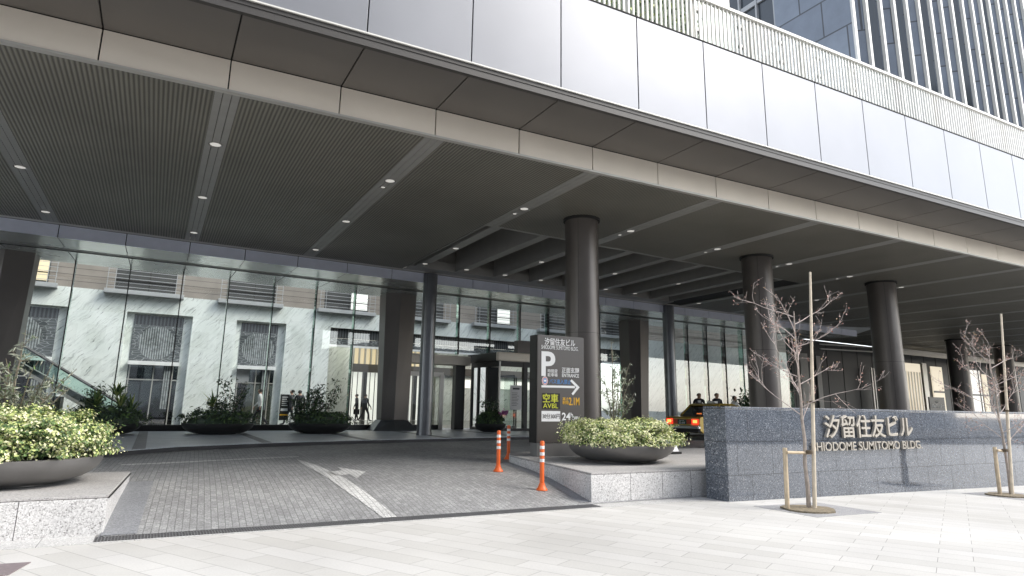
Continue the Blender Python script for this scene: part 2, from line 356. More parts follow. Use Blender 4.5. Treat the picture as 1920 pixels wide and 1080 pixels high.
# walkway along the glass
KP = [(-30, 13.5), (-3.2, 14.6), (-1.6, 15.9), (-.5, 17.31), (.67, 18.59), (2.67, 19.65), (5.19, 20.49), (7.5, 21.0), (9.88, 21.5), (12.89, 22.15), (20, 22.8), (30, 23.6), (75, 27)]
b = MB(); b.prism(KP + [(75, 36), (-30, 26.5)], .3, .5); wk = struct(b.build('walkway', 'walkway stone'))
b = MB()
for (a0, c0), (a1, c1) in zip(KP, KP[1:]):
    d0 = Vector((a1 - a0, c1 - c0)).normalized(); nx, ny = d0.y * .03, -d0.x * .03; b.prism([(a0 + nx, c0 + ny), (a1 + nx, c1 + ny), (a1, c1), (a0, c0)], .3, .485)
struct(b.build('kerb_face_shade', 'kerb shade'))  # near-black strip along the kerb step, its shadow put into the colour
b = MB()
for k in range(3, 11):                                            # darker bands crossing the walkway
    x = -1.0 + (k - 3) * 3.7; b.prism([(x, 18), (x + .3, 18), (x - .3, 27.6), (x - .6, 27.6)], .501, .504)
# clip them to the walkway by starting each at the kerb line
b = MB()
def kerb_y(x):
    for (a, c), (d, e) in zip(KP, KP[1:]):
        if a <= x <= d: return c + (e - c) * (x - a) / (d - a)
for k in range(9):
    x = -.3 + k * 3.1; b.prism([(x, kerb_y(x) + .02), (x + .28, kerb_y(x + .28) + .02), (x + .28, 27.6 + SK * x), (x, 27.6 + SK * x)], .501, .504)
struct(b.build('walkway_band', 'dark strip stone'))
# drain
dr = thing('drain_grate', 'long dark slotted drain grate across the mouth of the paved driveway', 'drain', (3, 9.46, 0))
b = MB(); b.box(-.42, 6.75, 9.25, 9.56, -.12, -.06); b.build('channel', 'black metal', dr)
b = MB()
for y in (9.252, 9.35, 9.45, 9.545): b.box(-.42, 6.75, y, y + .014, -.06, .005)
x = -.42
while x < 6.74: b.box(x, x + .010, 9.262, 9.545, -.03, .003); x += .034
b.build('grating', 'grate metal', dr)
# painted marks on the setts
def mark(pts, name, label):
    b = MB(); q = [ondrive(*p) for p in pts]; c = sum(q, Vector()) / len(q)
    # subdivide so that the paint follows the ramp
    bm = bmesh.new(); bm.faces.new([bm.verts.new((p.x, p.y, 0)) for p in q]); bmesh.ops.triangulate(bm, faces=bm.faces[:]); bmesh.ops.subdivide_edges(bm, edges=bm.edges[:], cuts=6, use_grid_fill=True)
    for v in bm.verts: v.co.z = dz(v.co.y) + .006
    bm.normal_update()
    for f in bm.faces:
        if f.normal.z < 0: f.normal_flip()
    me = bpy.data.meshes.new(name); bm.to_mesh(me); bm.free(); me.materials.append(MATS['marking'])
    o = bpy.data.objects.new(name, me); COL.objects.link(o); struct(o); o['label'] = label
mark([(719, 971.5), (744, 969.5), (690, 927), (640, 893), (590, 871), (572, 866), (556, 861), (562, 867), (600, 888), (640, 915), (680, 943)], 'road_marking', 'long white line curving back from the drain across the setts')
mark([(630, 875.5), (669, 897.5), (686, 885)], 'road_marking', 'white arrow head pointing right on the driveway setts')
mark([(612, 886), (626, 894), (655, 889.5), (642, 882)], 'road_marking', 'short white stem of the arrow on the driveway setts')
mark([(226, 871), (300, 868), (480, 859), (560, 855.5), (560, 857.2), (480, 860.8), (300, 870), (226, 873)], 'road_marking', 'thin pale line across the far side of the driveway')

# ------------------------------------------------------------------ plinths
def plinth(name, label, pts, z1, z0, joints, front_y, cat='plinth'):
    t = thing(name, label, cat, (pts[0][0], pts[0][1], 0))
    b = MB(); b.prism(pts, z0, z1 - .035); b.build('plinth_side', 'grey granite', t, .006)
    b = MB(); b.prism(pts, z1 - .031, z1); b.build('plinth_top', 'flamed granite', t, .006)
    b = MB()
    inn = [(p[0] + (.02 if p[0] < sum(q[0] for q in pts) / len(pts) else -.02), p[1] + .02) for p in pts]
    b.prism([(p[0] * .998 + .002 * 10, p[1] + .004) for p in pts], z1 - .036, z1 - .030)
    for x in joints: b.box(x - .003, x + .003, front_y - .002, front_y + .01, z0, z1 - .034)
    b.build('joint_line', 'joint', t); return t
plinth('planter_plinth', 'pale granite plinth block left of the driveway carrying a wide bowl', [(-.35, 9.71), (-.19, 12.75), (-9, 12.75), (-9, 9.71)], .46, -.25, [-1.23, -2.1, -3], 9.71)
rp = [(6.78, 9.64), (20, 9.64), (20, 14.6), (9.6, 14.7), (8.6, 14.65), (8.0, 14.5), (7.62, 14.2), (7.42, 13.8), (7.28, 13.0), (7.08, 11.4)]
plinth('planter_plinth', 'long granite plinth with a rounded end under the parking sign and planted bowl', rp, .5, -.25, [7.63, 8.36, 9.05], 9.64)
b = MB()
for k in range(24):
    y0_, y1_ = 9.58 + k * .13, 9.58 + (k + 1) * .13; e0, e1 = (y0_ - 9.7) * .05, (y1_ - 9.7) * .05
    b.poly([(-.36 + e0, y0_, dz(y0_) + .007), (.02 + e0, y0_, dz(y0_) + .007), (.02 + e1, y1_, dz(y1_) + .007), (-.36 + e1, y1_, dz(y1_) + .007)])
struct(b.build('kerb_strip', 'dark strip stone'))
b = MB(); lp = [(7.42, 13.9), (7.28, 13.0), (7.08, 11.4), (6.78, 9.66)]
lp2 = []
for (x, y), (x2, y2) in zip(lp, lp[1:]):
    for k in range(8): lp2.append((x + (x2 - x) * k / 8, y + (y2 - y) * k / 8))
lp2.append(lp[-1])
for (x, y), (x2, y2) in zip(lp2, lp2[1:]): b.poly([(x - .22, y, dz(y) + .008), (x2 - .22, y2, dz(y2) + .008), (x2, y2, dz(y2) + .008), (x, y, dz(y) + .008)])
struct(b.build('kerb_strip', 'dark strip stone'))

# ------------------------------------------------------------------ granite name wall
nw = thing('granite_wall', 'long polished blue grey granite wall carrying metal building name letters', 'wall', (9.3, 8.9, 0))
WX0, WX1, WY, WZ = 9.26, 34., 8.9, 1.66
b = MB(); b.box(WX0, WX1, WY, WY + .55, -.6, WZ - .045); b.build('wall_body', 'blue granite', nw, .004)
b = MB(); b.box(WX0 - .004, WX1, WY - .004, WY + .554, WZ - .04, WZ); b.build('coping', 'edge granite', nw, .006)
b = MB(); b.box(WX0 - .012, WX0 - .002, WY + .002, WY + .548, -.6, WZ - .046); b.build('end_slab', 'edge granite', nw)
b = MB()
for z in (.44, 1.03): b.box(WX0 - .001, WX1, WY - .0015, WY + .004, z - .003, z + .003); b.box(WX0 - .0135, WX0 - .01, WY, WY + .55, z - .003, z + .003)
for j, (z0, z1, o) in enumerate(((-.6, .44, .35), (.44, 1.03, 0), (1.03, WZ - .046, .3))):
    x = WX0 + .25 + o
    while x < WX1: b.box(x - .0025, x + .0025, WY - .0015, WY + .004, z0, z1); x += .92
b.build('joint_line', 'joint', nw)
F = frontY(WY)
text('汐留住友ビル', 'lettering', 'letter metal', nw, frontY(WY - .025), 11.91, 14.86, 1.075, 1.535, .05, .012)
text('SHIODOME SUMITOMO BLDG.', 'lettering', 'letter metal', nw, frontY(WY - .025), 11.50, 15.16, .83, 1.0, .04, .006)

# ------------------------------------------------------------------ canopy
ZS, Y1, Y2, Z5 = 6.65, 11.05, 9.45, 7.22
PX = lambda k: .51 + 1.845 * k
SX = lambda k: .52 + 3.715 * k
KA, KB = -8, 44
cn = thing('entrance_canopy', 'deep metal entrance canopy with pale panels outside and dark ribbed ceiling beneath', 'canopy', (9.8, 9.45, 0))
pbox = MB()
for k in range(KA, KB):
    a, c = PX(k) + .011, PX(k + 1) - .011
    o = MB().box(a, c, Y2, Y2 + .05, 7.44, 9.50).build('fascia_panel', 'satin metal', cn, .004)
    o = MB().box(a, c, Y1, Y1 + .05, ZS + .035, Z5 - .01).build('inner_panel', 'beige metal', cn, .003)
    o = MB().box(a + .002, c - .002, Y2 + .10, Y1 - .012, Z5, Z5 + .03).build('soffit_panel', 'dark soffit', cn)
x0, x1 = PX(KA), PX(KB)
b = MB(); b.box(x0, x1, Y2 - .03, Y2 + .06, 7.405, 7.43); b.build('white_flange', 'white metal', cn)
b = MB(); b.box(x0, x1, Y2 + .0, Y2 + .09, 7.20, 7.40); b.box(x0, x1, Y2 - .012, Y2 - .002, 7.32, 7.335); b.build('lower_lip', 'lip metal', cn)
b = MB(); b.box(x0, x1, Y2 - .012, Y2 + .30, 9.506, 9.53); b.build('top_rim', 'joint', cn)
b = MB(); b.box(x0, x1, Y2 + .06, Y2 + .08, 7.46, 9.5); b.box(x0, x1, Y2 + .1, Y1 + .2, Z5 + .035, Z5 + .05); b.box(x0, x1, Y1 + .055, Y1 + .07, ZS + .04, Z5); b.build('backing', 'joint', cn)
b = MB(); b.box(x0, x1, Y1 - .02, Y1 + .09, ZS - .012, ZS + .026); b.build('edge_trim', 'pale metal', cn)
b = MB(); b.box(x0, x1, Y2 + .3, 27, 9.30, 9.46); b.build('roof_deck', 'flamed granite', cn)
RY0, RY1 = 15.56, 22.35; RX0, RX1 = 7.84, 21.3
def soffit_bay(xa, xb, ya, yb, yc=None):
    b = MB(SK)
    # front edge follows the canopy (no skew), back edge follows the building
    b.sh = 0; b.prism([(xa, ya), (xb, ya), (xb, yb + SK * xb), (xa, yb + SK * xa)], ZS, ZS + .04); b.build('ceiling_panel', 'ribbed panel', cn)
for k in range(-3, 21):
    xa, xb = SX(k) + .2, SX(k + 1) - .2
    yb = 22.72 if xb < 39 else 28.0
    if xb > RX0 + .5 and xa < RX1: yb = RY0
    soffit_bay(xa, xb, Y1 + .10, yb)
    s = SX(k); ye = RY0 if RX0 < s < RX1 - .2 else (22.72 if s < 38.7 else 28)
    b = MB()
    for a, c in ((-.195, -.075), (-.065, .065), (.075, .195)): b.prism([(s + a, Y1 + .10), (s + c, Y1 + .10), (s + c, ye + SK * s), (s + a, ye + SK * s)], ZS - .006, ZS + .03)
    b.build('ceiling_strip', 'strip metal', cn)
b = MB(); b.prism([(x0, Y1 + .1), (x1, Y1 + .1), (x1, 28 + SK * x1), (38.75, 28 + SK * 38.75), (38.75, 22.9 + SK * 38.75), (RX1 + .15, 22.9 + SK * RX1), (RX1 + .15, RY0 + SK * RX1), (RX0, RY0 + SK * RX0), (RX0, 22.9), (x0, 22.7 + SK * x0)], ZS + .045, ZS + .06); b.build('backing', 'joint', cn)
# recess with cross beams
b = MB(SK); b.box(RX0, RX1, RY0, RY1, 7.55, 7.6); b.box(RX0 - .05, RX0, RY0, RY1, ZS, 7.6); b.box(RX1, RX1 + .05, RY0, RY1, ZS, 7.6); b.box(RX0, RX1, RY0 - .05, RY0, ZS, 7.6); b.box(RX0, RX1, RY1 - .05, RY1, ZS + .321, 7.6)
b.build('recess_box', 'beam metal', cn)
b = MB(SK); b.box(RX0, RX1 + .3, RY1 - .28, RY1 + .1, ZS, ZS + .32); b.box(RX0, RX1 + .3, RY1 + .1, RY1 + .37, ZS + .003, ZS + .06); b.box(RX0 - .1, RX1, RY0 - .06, RY0 + .05, ZS - .008, ZS + .05); b.build('recess_edge', 'strip metal', cn)
BX = [8.02 + 1.72 * k for k in range(8)]
for x in BX:
    bm_ = MB(SK).box(x, x + .34, RY0 + .05, RY1 - .281, ZS + .02, 7.55).build('ceiling_beam', 'beam metal', cn); MB(SK).box(x + .004, x + .336, RY0 + .051, RY1 - .282, ZS + .002, ZS + .019).build('lit_beam_soffit', 'strip metal', bm_)  # underside plate in lighter metal, ground bounce put into the colour
# blue fascia and polished ceiling before the glass
FXJ = [-8.4, -6.6, -4.8, -3.02, -1.29, .49, 2.18, 3.93, 5.71, 7.44, 9.2, 10.95, 12.66, 14.41, 16.2, 18, 19.75, 21.5, 23.25, 25, 26.75, 28.5, 30.2, 31.9, 33.6, 35.3, 37, 38.7]
for a, c in zip(FXJ, FXJ[1:]):
    a += .012; c -= .012
    MB(SK).box(a, c, 22.95, 23.0, 6.26, 6.63).build('back_fascia_panel', 'blue fascia', cn)
    b = MB(SK); b.poly([(a, 22.96, 6.26), (a, 24.9, 6.33), (c, 24.9, 6.33), (c, 22.96, 6.26)]); b.poly([(a, 25.6, 6.36), (a, 28.6, 6.50), (c, 28.6, 6.50), (c, 25.6, 6.36)])
    b.build('back_ceiling_panel', 'ceiling metal', cn)
b = MB(SK); b.box(-9, 38.7, 24.91, 25.59, 6.38, 6.42); b.build('ceiling_channel', 'beam metal', cn)
b = MB(SK); b.box(-9, 38.7, 22.72, 22.94, ZS - .01, ZS + .03); b.build('back_trim', 'pale metal', cn)
b = MB(SK); b.box(-9, 38.7, 23.02, 28.4, 6.64, 6.7); b.build('backing', 'joint', cn)
# columns
def column(name, label, x, y, r, z0, z1, m, group, cap=True):
    t = thing(name, label, 'column', (x, y, z0), group)
    b = MB(); b.lathe([(r, 0), (r, z1 - z0 - .06)], (x, y, z0), 40); b.build('shaft', m, t)
    b = MB()
    for a_ in (3.9, 5.6): b.tube([(x + r * math.cos(a_), y + r * math.sin(a_), z0 + .1), (x + r * math.cos(a_), y + r * math.sin(a_), z1 - .07)], .004, 4)
    if r > .4: b.lathe([(r + .0015, 0), (r + .0015, .008)], (x, y, z0 + 3.2), 40, False)
    b.build('seam', 'joint', t)
    b = MB(); b.lathe([(r + .015, 0), (r + .015, .10)], (x, y, z0 - .005), 40, True); b.build('base_ring', 'black frame' if m == 'bronze' else m, t)
    if cap: b = MB(); b.lathe([(r + .05, 0), (r + .05, .07)], (x, y, z1 - .07), 40); b.build('top_ring', 'joint', t)
    return t
G1 = 'thick dark round columns of the canopy'
column('round_column', 'thick dark round column rising behind the parking sign', 9.81, 14.29, .45, .3, ZS, 'bronze', G1)
column('round_column', 'thick dark round column behind the left end of the granite wall', 17.34, 14.93, .49, .3, ZS, 'bronze', G1)
column('round_column', 'thick dark round column behind the middle of the granite wall', 24.97, 15.47, .52, .3, ZS, 'bronze', G1)
column('round_column', 'far dark round column in front of the lit hotel doors', 48.9, 25.4, .6, .3, ZS, 'bronze', G1)
column('round_column', 'farthest dark round column behind the right hand young tree', 55.9, 25.8, .6, .3, ZS, 'bronze', G1)
column('slim_column', 'slim steel round column beside the tapered pillar left of the revolving entrance', 9.02, 23.55, .275, .5, 6.66, 'steel column', 'slim round columns at the walkway edge', False)
column('slim_column', 'slim steel round column standing behind the taxi', 22.0, 24.55, .28, .5, 6.66, 'steel column', 'slim round columns at the walkway edge', False)
# tapered pillars with splayed feet
def pillar(x, label):
    yc = 27.35 + SK * x
    t = thing('tapered_pillar', label, 'pillar', (x, yc, .5), 'tapered dark pillars in front of the glass')
    def ring(wx, wy, z): return [(x - wx, yc - wy + .18, z), (x - .10, yc - wy - .1, z), (x + wx, yc - wy + .12, z), (x + wx, yc + wy, z), (x - wx, yc + wy, z)]
    b = MB(); b.loft([ring(.58, .45, .95), ring(.70, .55, 6.45)]); b.build('shaft', 'pillar bronze', t, .01)
    b = MB(); b.loft([ring(.98, .72, .5), ring(.60, .47, .94)]); b.build('splayed_foot', 'steel column', t, .008)
pillar(9.25, 'tapered dark pillar with splayed foot left of the revolving entrance')
pillar(-4.75, 'tapered dark pillar at the left edge of the glass front')
pillar(23.55, 'tapered dark pillar between the silver shrub and the taxi')

# ------------------------------------------------------------------ glass front
gw = thing('glass_front', 'tall frameless glass front with slim vertical fins before the marble hall', 'glass wall', (5, 28.4, .5))
FX = [-6.6, -4.8, -3.02, -1.29, .49, 2.18, 3.93, 5.71, 7.44, 9.2, 10.95, 12.66, 14.41, 16.2, 18, 19.75, 21.5, 23.25, 25, 26.75, 28.5, 30.2, 31.9, 33.6, 35.3, 37, 38.7]
for a, c in zip(FX, FX[1:]):
    z0 = 3.9 if 11.8 < a < 18.5 else .72
    MB(SK).poly([(a + .01, 28, z0), (c - .01, 28, z0), (c - .01, 28, 6.52), (a + .01, 28, 6.52)]).build('pane', 'glass', gw)
for x in FX:
    z0 = 4.0 if 12.0 < x < 18.5 else .6
    b = MB(SK); b.box(x - .008, x + .008, 27.98, 28.36, z0, 6.5); b.cur = 1; b.box(x - .018, x + .018, 27.955, 27.985, z0, 6.5); b.box(x - .03, x + .03, 27.9, 28.1, 6.46, 6.52); b.build('glass_fin', ['fin glass', 'black frame'], gw)
b = MB(SK); b.box(FX[0], 11.9, 27.9, 28.12, .5, .72); b.box(19, FX[-1], 27.9, 28.12, .5, .72); b.build('base_kerb', 'black frame', gw)
b = MB(SK); b.box(FX[0], FX[-1], 27.97, 28.03, 6.53, 6.57); b.build('head_channel', 'black frame', gw)

# ------------------------------------------------------------------ marble hall behind the glass
MY = 36.
mw = thing('marble_wall', 'white marble hall wall with steep grey veins behind the glass front', 'wall', (4, 36.3, .5))
b = MB(SK)
ops = [(-7.6, -3.85, .5, 5.74), (-1.55, 1.30, .5, 5.74), (3.36, 5.85, .5, 5.74), (8.25, 30.5, .5, 5.74)]
GR = [(-7.6, -4.25), (-1.23, .92), (3.64, 5.49)]
cur = -14
for a, c, z0, z1 in ops:
    b.box(cur, a, MY, MY + .5, .4, 6.66); b.box(a, c, MY, MY + .5, z1, 6.66); cur = c
b.box(cur, 50, MY, MY + .5, .4, 6.66); b.build('marble_cladding', 'marble', mw)
b = MB(SK)
b.box(-14, 50, MY + .02, MY + .5, 6.665, 13)
b.build('upper_stone_band', 'pink stone', mw)
b = MB(SK)
for z in (6.95, 7.25, 7.55): b.box(-14, 50, MY + .015, MY + .03, z, z + .012)
b.build('joint_line', 'joint', mw)
for i, (a, c, z0, z1) in enumerate(ops[:3]):
    q = MB(SK); q.box(a, GR[i][0], MY + .34, MY + .5, .5, z1); q.box(GR[i][1], c, MY + .34, MY + .5, .5, z1); q.build('reveal', 'marble', mw); a, c = GR[i]; z1 = 5.66; MB(SK).box(a, c, MY + .34, MY + .5, 5.661, 5.74).build('reveal', 'marble', mw)
    q = MB(SK); q.box(a, c, MY + .3, MY + .36, 5.2, z1); q.cur = 1; q.box(a, c, MY + .3, MY + .36, 3.45, 5.19)
    xc, zc, r = (a + c) / 2, 4.35, .8 if i else 1.2
    n = 28; q.cur = 2; q.poly([(xc + r * math.cos(2 * math.pi * k / n), MY + .29, zc + r * math.sin(2 * math.pi * k / n) * (1 if i else .8)) for k in range(n)][::-1])
    fr = q.build('grille_panel', ['dark grille', 'relief', 'grille'], mw)
    MB(SK).box(a - .02, c + .02, MY - .03, MY + .42, 3.26, 3.44).build('transom', 'white', mw)
    q = MB(SK); q.box(a, c, MY + .42, MY + .46, .5, 3.26); q.cur = 1
    for x in (a + .05, (a + c) / 2, c - .25): q.box(x, x + .05, MY + .36, MY + .42, .5, 3.26)
    q.box(a, c, MY + .36, MY + .42, 2.55, 2.6); q.cur = 2; q.box(c - .6, c - .3, MY + .2, MY + .4, 1.2, 3.25)
    q.build('window', ['dark glass', 'pale metal', 'grille'], mw)
    if i == 2:
        MB(SK).box(a + .02, a + .62, MY + .34, MY + .36, 2.6, 3.24).build('shutter', 'grey ledge', mw); MB(SK).box(a + .6, c, MY + .5, MY + .52, .5, 2.5).build('lit_room', 'warm room', mw)
# behind wall of the windows, so the hall is closed
b = MB(SK); b.box(-14, 8, MY + 2.2, MY + 2.3, .4, 6.6); b.build('back_room_wall', 'lobby dark', mw)
# balconies
BC = [(-7.6, -4.45, 1), (-2.55, .73, 0), (2.39, 5.5, 0), (7.45, 10.67, 2), (12.4, 15.5, 0), (17.2, 20.4, 2), (22.2, 25.4, 0), (27.1, 30.3, 0)]
for i, (a, c, lit) in enumerate(BC):
    bl = thing('balcony', f'railed window balcony high on the marble wall, {ORD[i]} from the left', 'balcony', ((a + c) / 2, MY + SK * a, 6.6), 'window balconies along the marble wall')
    MB(SK).box(a - .05, c + .05, MY - .42, MY + .02, 6.52, 6.72).build('ledge', 'grey ledge', bl, .01)
    q = MB(SK); q.box(a + .35, c - .35, MY - .004, MY + .018, 6.73, 7.9); q.cur = 1; q.box((a + c) / 2 + .1, (a + c) / 2 + .16, MY - .03, MY - .004, 6.73, 7.9); q.box(a + .35, c - .35, MY - .03, MY - .004, 7.2, 7.25)
    if lit:
        q.cur = 2; m0 = (a + c) / 2; q.box(m0 + .25, c - .4, MY - .02, MY - .006, 6.85, 7.85)
        if lit == 1: q.box(a + .4, m0, MY - .02, MY - .006, 6.85, 7.85)
    q.build('window', ['lobby dark', 'black frame', 'warm glow' if lit == 1 else 'white glow'], bl)
    q = MB(SK)
    for z in (6.85, 7.05, 7.25, 7.45, 7.65): q.tube([(a, MY - .38, z), (c, MY - .38, z)], .014, 5)
    for x in (a + .04, a + .35, c - .35, c - .04): q.tube([(x, MY - .38, 6.7), (x, MY - .38, 7.7)], .016, 5)
    q.build('railing', 'grey ledge', bl)
# lobby passage through the wide opening
lb = thing('lobby_passage', 'bright lift lobby with golden slats seen through the wide marble opening', 'lobby', (13, 42, .5))
b = MB(SK); b.box(8.25, 30.5, MY + .25, MY + .36, 5.2, 5.739); b.build('louvre_band', 'dark grille', lb)
b = MB(SK); b.box(8.25, 30.5, MY + .3, MY + .36, 4.84, 5.19); b.build('relief_band', 'relief', lb)
b = MB(SK); b.box(8.25, 30.5, MY + .28, MY + .38, 4.72, 4.83); b.build('white_rail', 'white', lb)
b = MB(SK); b.box(8.0, 30.5, MY + .5, 46, .35, .49); b.build('lobby_floor', 'lobby floor', lb)
b = MB(SK); b.box(8.0, 32, MY + .5, 46, 5.75, 5.85); b.box(8.0, 8.24, MY + .5, 46, .5, 5.75); b.box(8.0, 32, 46, 46.1, .5, 5.75); b.build('lobby_shell', 'marble', lb)
PY = 44.
b = MB(SK)
q = MB(SK)
for k in range(5): x = 11.6 + k * 1.25; q.box(x, x + 1.0, PY + .3, PY + .34, .5, 3.75)
q.build('lit_panel', 'white glow', lb)
q = MB(SK)
for k in range(5): x = 11.6 + k * 1.25; q.box(x + 1.0, x + 1.25, PY - .1, PY + .4, .5, 3.75); q.box(x + .3, x + .34, PY + .25, PY + .3, .5, 3.75); q.box(x + .65, x + .69, PY + .25, PY + .3, .5, 3.75)
q.build('lobby_pier', 'lobby dark', lb)
MB(SK).box(8.3, 30, PY - .15, PY + .4, 3.76, 4.3).build('lobby_beam', 'pillar bronze', lb)
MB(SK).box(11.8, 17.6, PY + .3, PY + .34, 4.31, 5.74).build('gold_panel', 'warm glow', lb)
MB(SK).box(18.2, 31.5, PY + .2, PY + .3, .5, 5.7).build('marble_return', 'marble', lb); MB(SK).box(20.5, 26.5, PY + .1, PY + .16, 2.9, 3.5).build('lit_panel', 'white glow', lb)
q = MB(SK); x = 11.8
while x < 17.6: q.box(x, x + .1, PY + .1, PY + .3, 4.31, 5.74); x += .42
q.build('gold_slat', 'pale metal', lb)
q = MB(SK); q.box(8.3, 11.5, 43, 43.2, .5, 5.7); q.build('marble_return', 'marble', lb)
# hotel sign band in the lobby
q = MB(SK)
for k in range(6): q.box(10 + 3.4 * k, 12.6 + 3.4 * k, 39, 42.6, 5.70, 5.74)
q.build('ceiling_fill_panel', 'hall fill glow', lb)  # glowing panels added to brighten the lobby, no known lamps
hb = thing('hotel_sign', 'dark hanging hotel sign band with white letters seen between the columns', 'sign', (35, 46.6, 6.5))
b = MB(SK); b.box(21.5, 26.2, 33.9, 34.1, 4.55, 5.35); b.build('sign_board', 'lobby dark', hb)
text('HOTEL Villa', 'lettering', 'white', hb, frontI(33.9), 23.75, 25.35, 4.85, 5.2, .02, .01)
# escalator
es = thing('escalator', 'glass sided escalator descending to the right in front of the marble wall', 'escalator', (-2, 31.8, .5))
EY = 31.6; sl_ = .615
ez = lambda x: 1.5 - sl_ * (x + 1.7)
for yy_ in (EY, EY + 1.3):
    MB(SK).poly([(-9, yy_, ez(-9) - .55), (-1.0, yy_, ez(-1) - .55), (-1.0, yy_, ez(-1) + .22), (-9, yy_, ez(-9) + .22)]).build('glass_balustrade', 'rail glass', es)
    q = MB(SK); q.tube([(-9, yy_, ez(-9) + .27), (-1.0, yy_, ez(-1) + .27), (-.7, yy_, ez(-1) + .1)], .045, 6); q.build('handrail', 'black frame', es)
    q = MB(SK); q.prism([(-9, yy_ - .06), (-1, yy_ - .06), (-1, yy_ + .06), (-9, yy_ + .06)], lambda p: ez(p[0]) - .66, lambda p: ez(p[0]) - .52); q.build('skirt', 'pale metal', es)
q = MB(SK); q.prism([(-9, EY + .03), (-.4, EY + .03), (-.4, EY + 1.27), (-9, EY + 1.27)], lambda p: max(.5, ez(p[0]) - 1.3), lambda p: max(.56, ez(p[0]) - .6)); q.build('truss', 'beam metal', es)
MB(SK).box(-9, -3.2, EY + .1, EY + 1.2, .5, 1.7).build('under_panel', 'lobby dark', es)
b = MB(SK); b.box(-30, 50, 28.13, MY + .4, .38, .498); struct(b.build('hall_floor', 'lobby floor'))
b = MB(SK); b.box(-14.2, -14, 28, 46, .4, 12); tag(b.build('end_wall', 'lobby dark'), 'plain dark wall closing the left end of the hall', 'wall')

# ------------------------------------------------------------------ revolving entrance
en = thing('entrance_vestibule', 'projecting glass entrance vestibule with pale metal hood and dark door jambs', 'entrance', (15, 27, .5))
A = Vector((13.78, 26.83)); Bc = Vector((18.6, 27.2)); zt = 4.06
q = MB(); q.prism([(13.72, 26.78), (18.6, 27.15), (18.6, 27.35), (13.70, 26.98)], 3.64, zt); q.build('hood', 'beige metal', en, .04); q = MB(); q.prism([(13.74, 27.0), (18.6, 27.37), (18.2, 30), (13.45, 29.6)], 3.645, zt - .02); q.build('shaded_hood_back', 'black frame', en, .02)  # hood behind its front is black, its shade put into the colour
q = MB(SK); q.box(9.9, 13.2, 27.62, 28.3, 3.46, 3.9); q.build('wall_hood', 'beige metal', en, .03)
q = MB(SK); q.box(12.45, 12.95, 27.72, 28.1, .5, 3.46); q.build('door_jamb', 'black frame', en)
for a in ((13.85, 26.9, 13.6, 29.3), (13.9, 26.9, 15.15, 27.0), (15.25, 27.0, 18.4, 27.2)):
    MB().poly([(a[0], a[1], .55), (a[2], a[3], .55), (a[2], a[3], 3.64), (a[0], a[1], 3.64)]).build('glass_panel', 'glass', en)
for a in ((13.84, 26.89, 13.59, 29.3), (13.9, 26.89, 18.4, 27.19)):
    A_, B_ = Vector((a[0], a[1], 0)), Vector((a[2], a[3], 0)); d_ = (B_ - A_).normalized(); n_ = Vector((d_.y, -d_.x, 0)) * .05
    def fr_(p0, p1, z0, z1, nm): MB().prism([tuple((p0 - n_).to_2d()), tuple((p1 - n_).to_2d()), tuple((p1 + n_).to_2d()), tuple((p0 + n_).to_2d())], z0, z1).build(nm, 'black frame', en)
    fr_(A_, B_, 3.40, 3.638, 'head_beam'); fr_(A_, B_, .5, .62, 'base_rail')
    for f_ in ((.36, .74, .985) if a[2] < 14 else (.62, .98)): c_ = A_.lerp(B_, f_); fr_(c_ - d_ * .05, c_ + d_ * .05, .62, 3.40, 'mullion')
q = MB(); q.box(15.15, 15.35, 26.9, 27.1, .5, 3.64); q.build('post', 'black frame', en)
q = MB(); q.box(13.82, 13.9, 26.85, 26.93, .5, 3.64); q.build('post', 'pale metal', en)
for k in range(3):
    a = 2 * math.pi * k / 3 + .5; cx_, cy_ = 14.9, 28.4
    MB().poly([(cx_, cy_, .55), (cx_ + 1.1 * math.cos(a), cy_ + 1.1 * math.sin(a), .55), (cx_ + 1.1 * math.cos(a), cy_ + 1.1 * math.sin(a), 3.0), (cx_, cy_, 3.0)]).build('door_leaf', 'glass', en)
    q = MB(); e = Vector((cx_ + 1.1 * math.cos(a), cy_ + 1.1 * math.sin(a))); q.tube([(e.x, e.y, .5), (e.x, e.y, 3.05)], .035, 6); q.tube([(cx_, cy_, 3.02), (e.x, e.y, 3.02)], .04, 6); q.tube([(cx_, cy_, .6), (e.x, e.y, .6)], .06, 6); q.build('door_frame', 'black frame', en)
q = MB(SK); q.box(10.0, 11.9, 27.9, 28.0, 2.9, 3.1); q.box(11.7, 11.9, 27.85, 28, .5, 3.0); q.box(10, 10.2, 27.85, 28, .5, 3.0); q.build('sliding_door_frame', 'pale metal', en)
ns = thing('name_board', 'bronze name board on top of the entrance hood beside the parking sign', 'sign', (16, 27.2, 4.06))
q = MB(); q.box(14.85, 18.5, 27.0, 27.35, zt + .002, 4.66); q.build('board', 'pillar bronze', ns, .01)
text('SHIODOME SUMITOMO BLDG.', 'lettering', 'letter metal', ns, frontY(27.0), 15.78, 18.45, 4.14, 4.34, .02, .004)
po = tag(MB().box(14.42, 15.02, 26.86, 26.875, 1.45, 2.55).build('poster', 'paper'), 'white notice poster fixed to the glass of the entrance vestibule', 'poster')
F2 = frontY(26.859)
q = MB(); q.box(14.55, 14.9, 26.852, 26.859, 2.36, 2.44)
for k in range(9): q.box(14.5, 14.5 + rnd.uniform(.25, .45), 26.855, 26.859, 2.2 - k * .07, 2.215 - k * .07)
q.build('notice_print', 'ink', po)

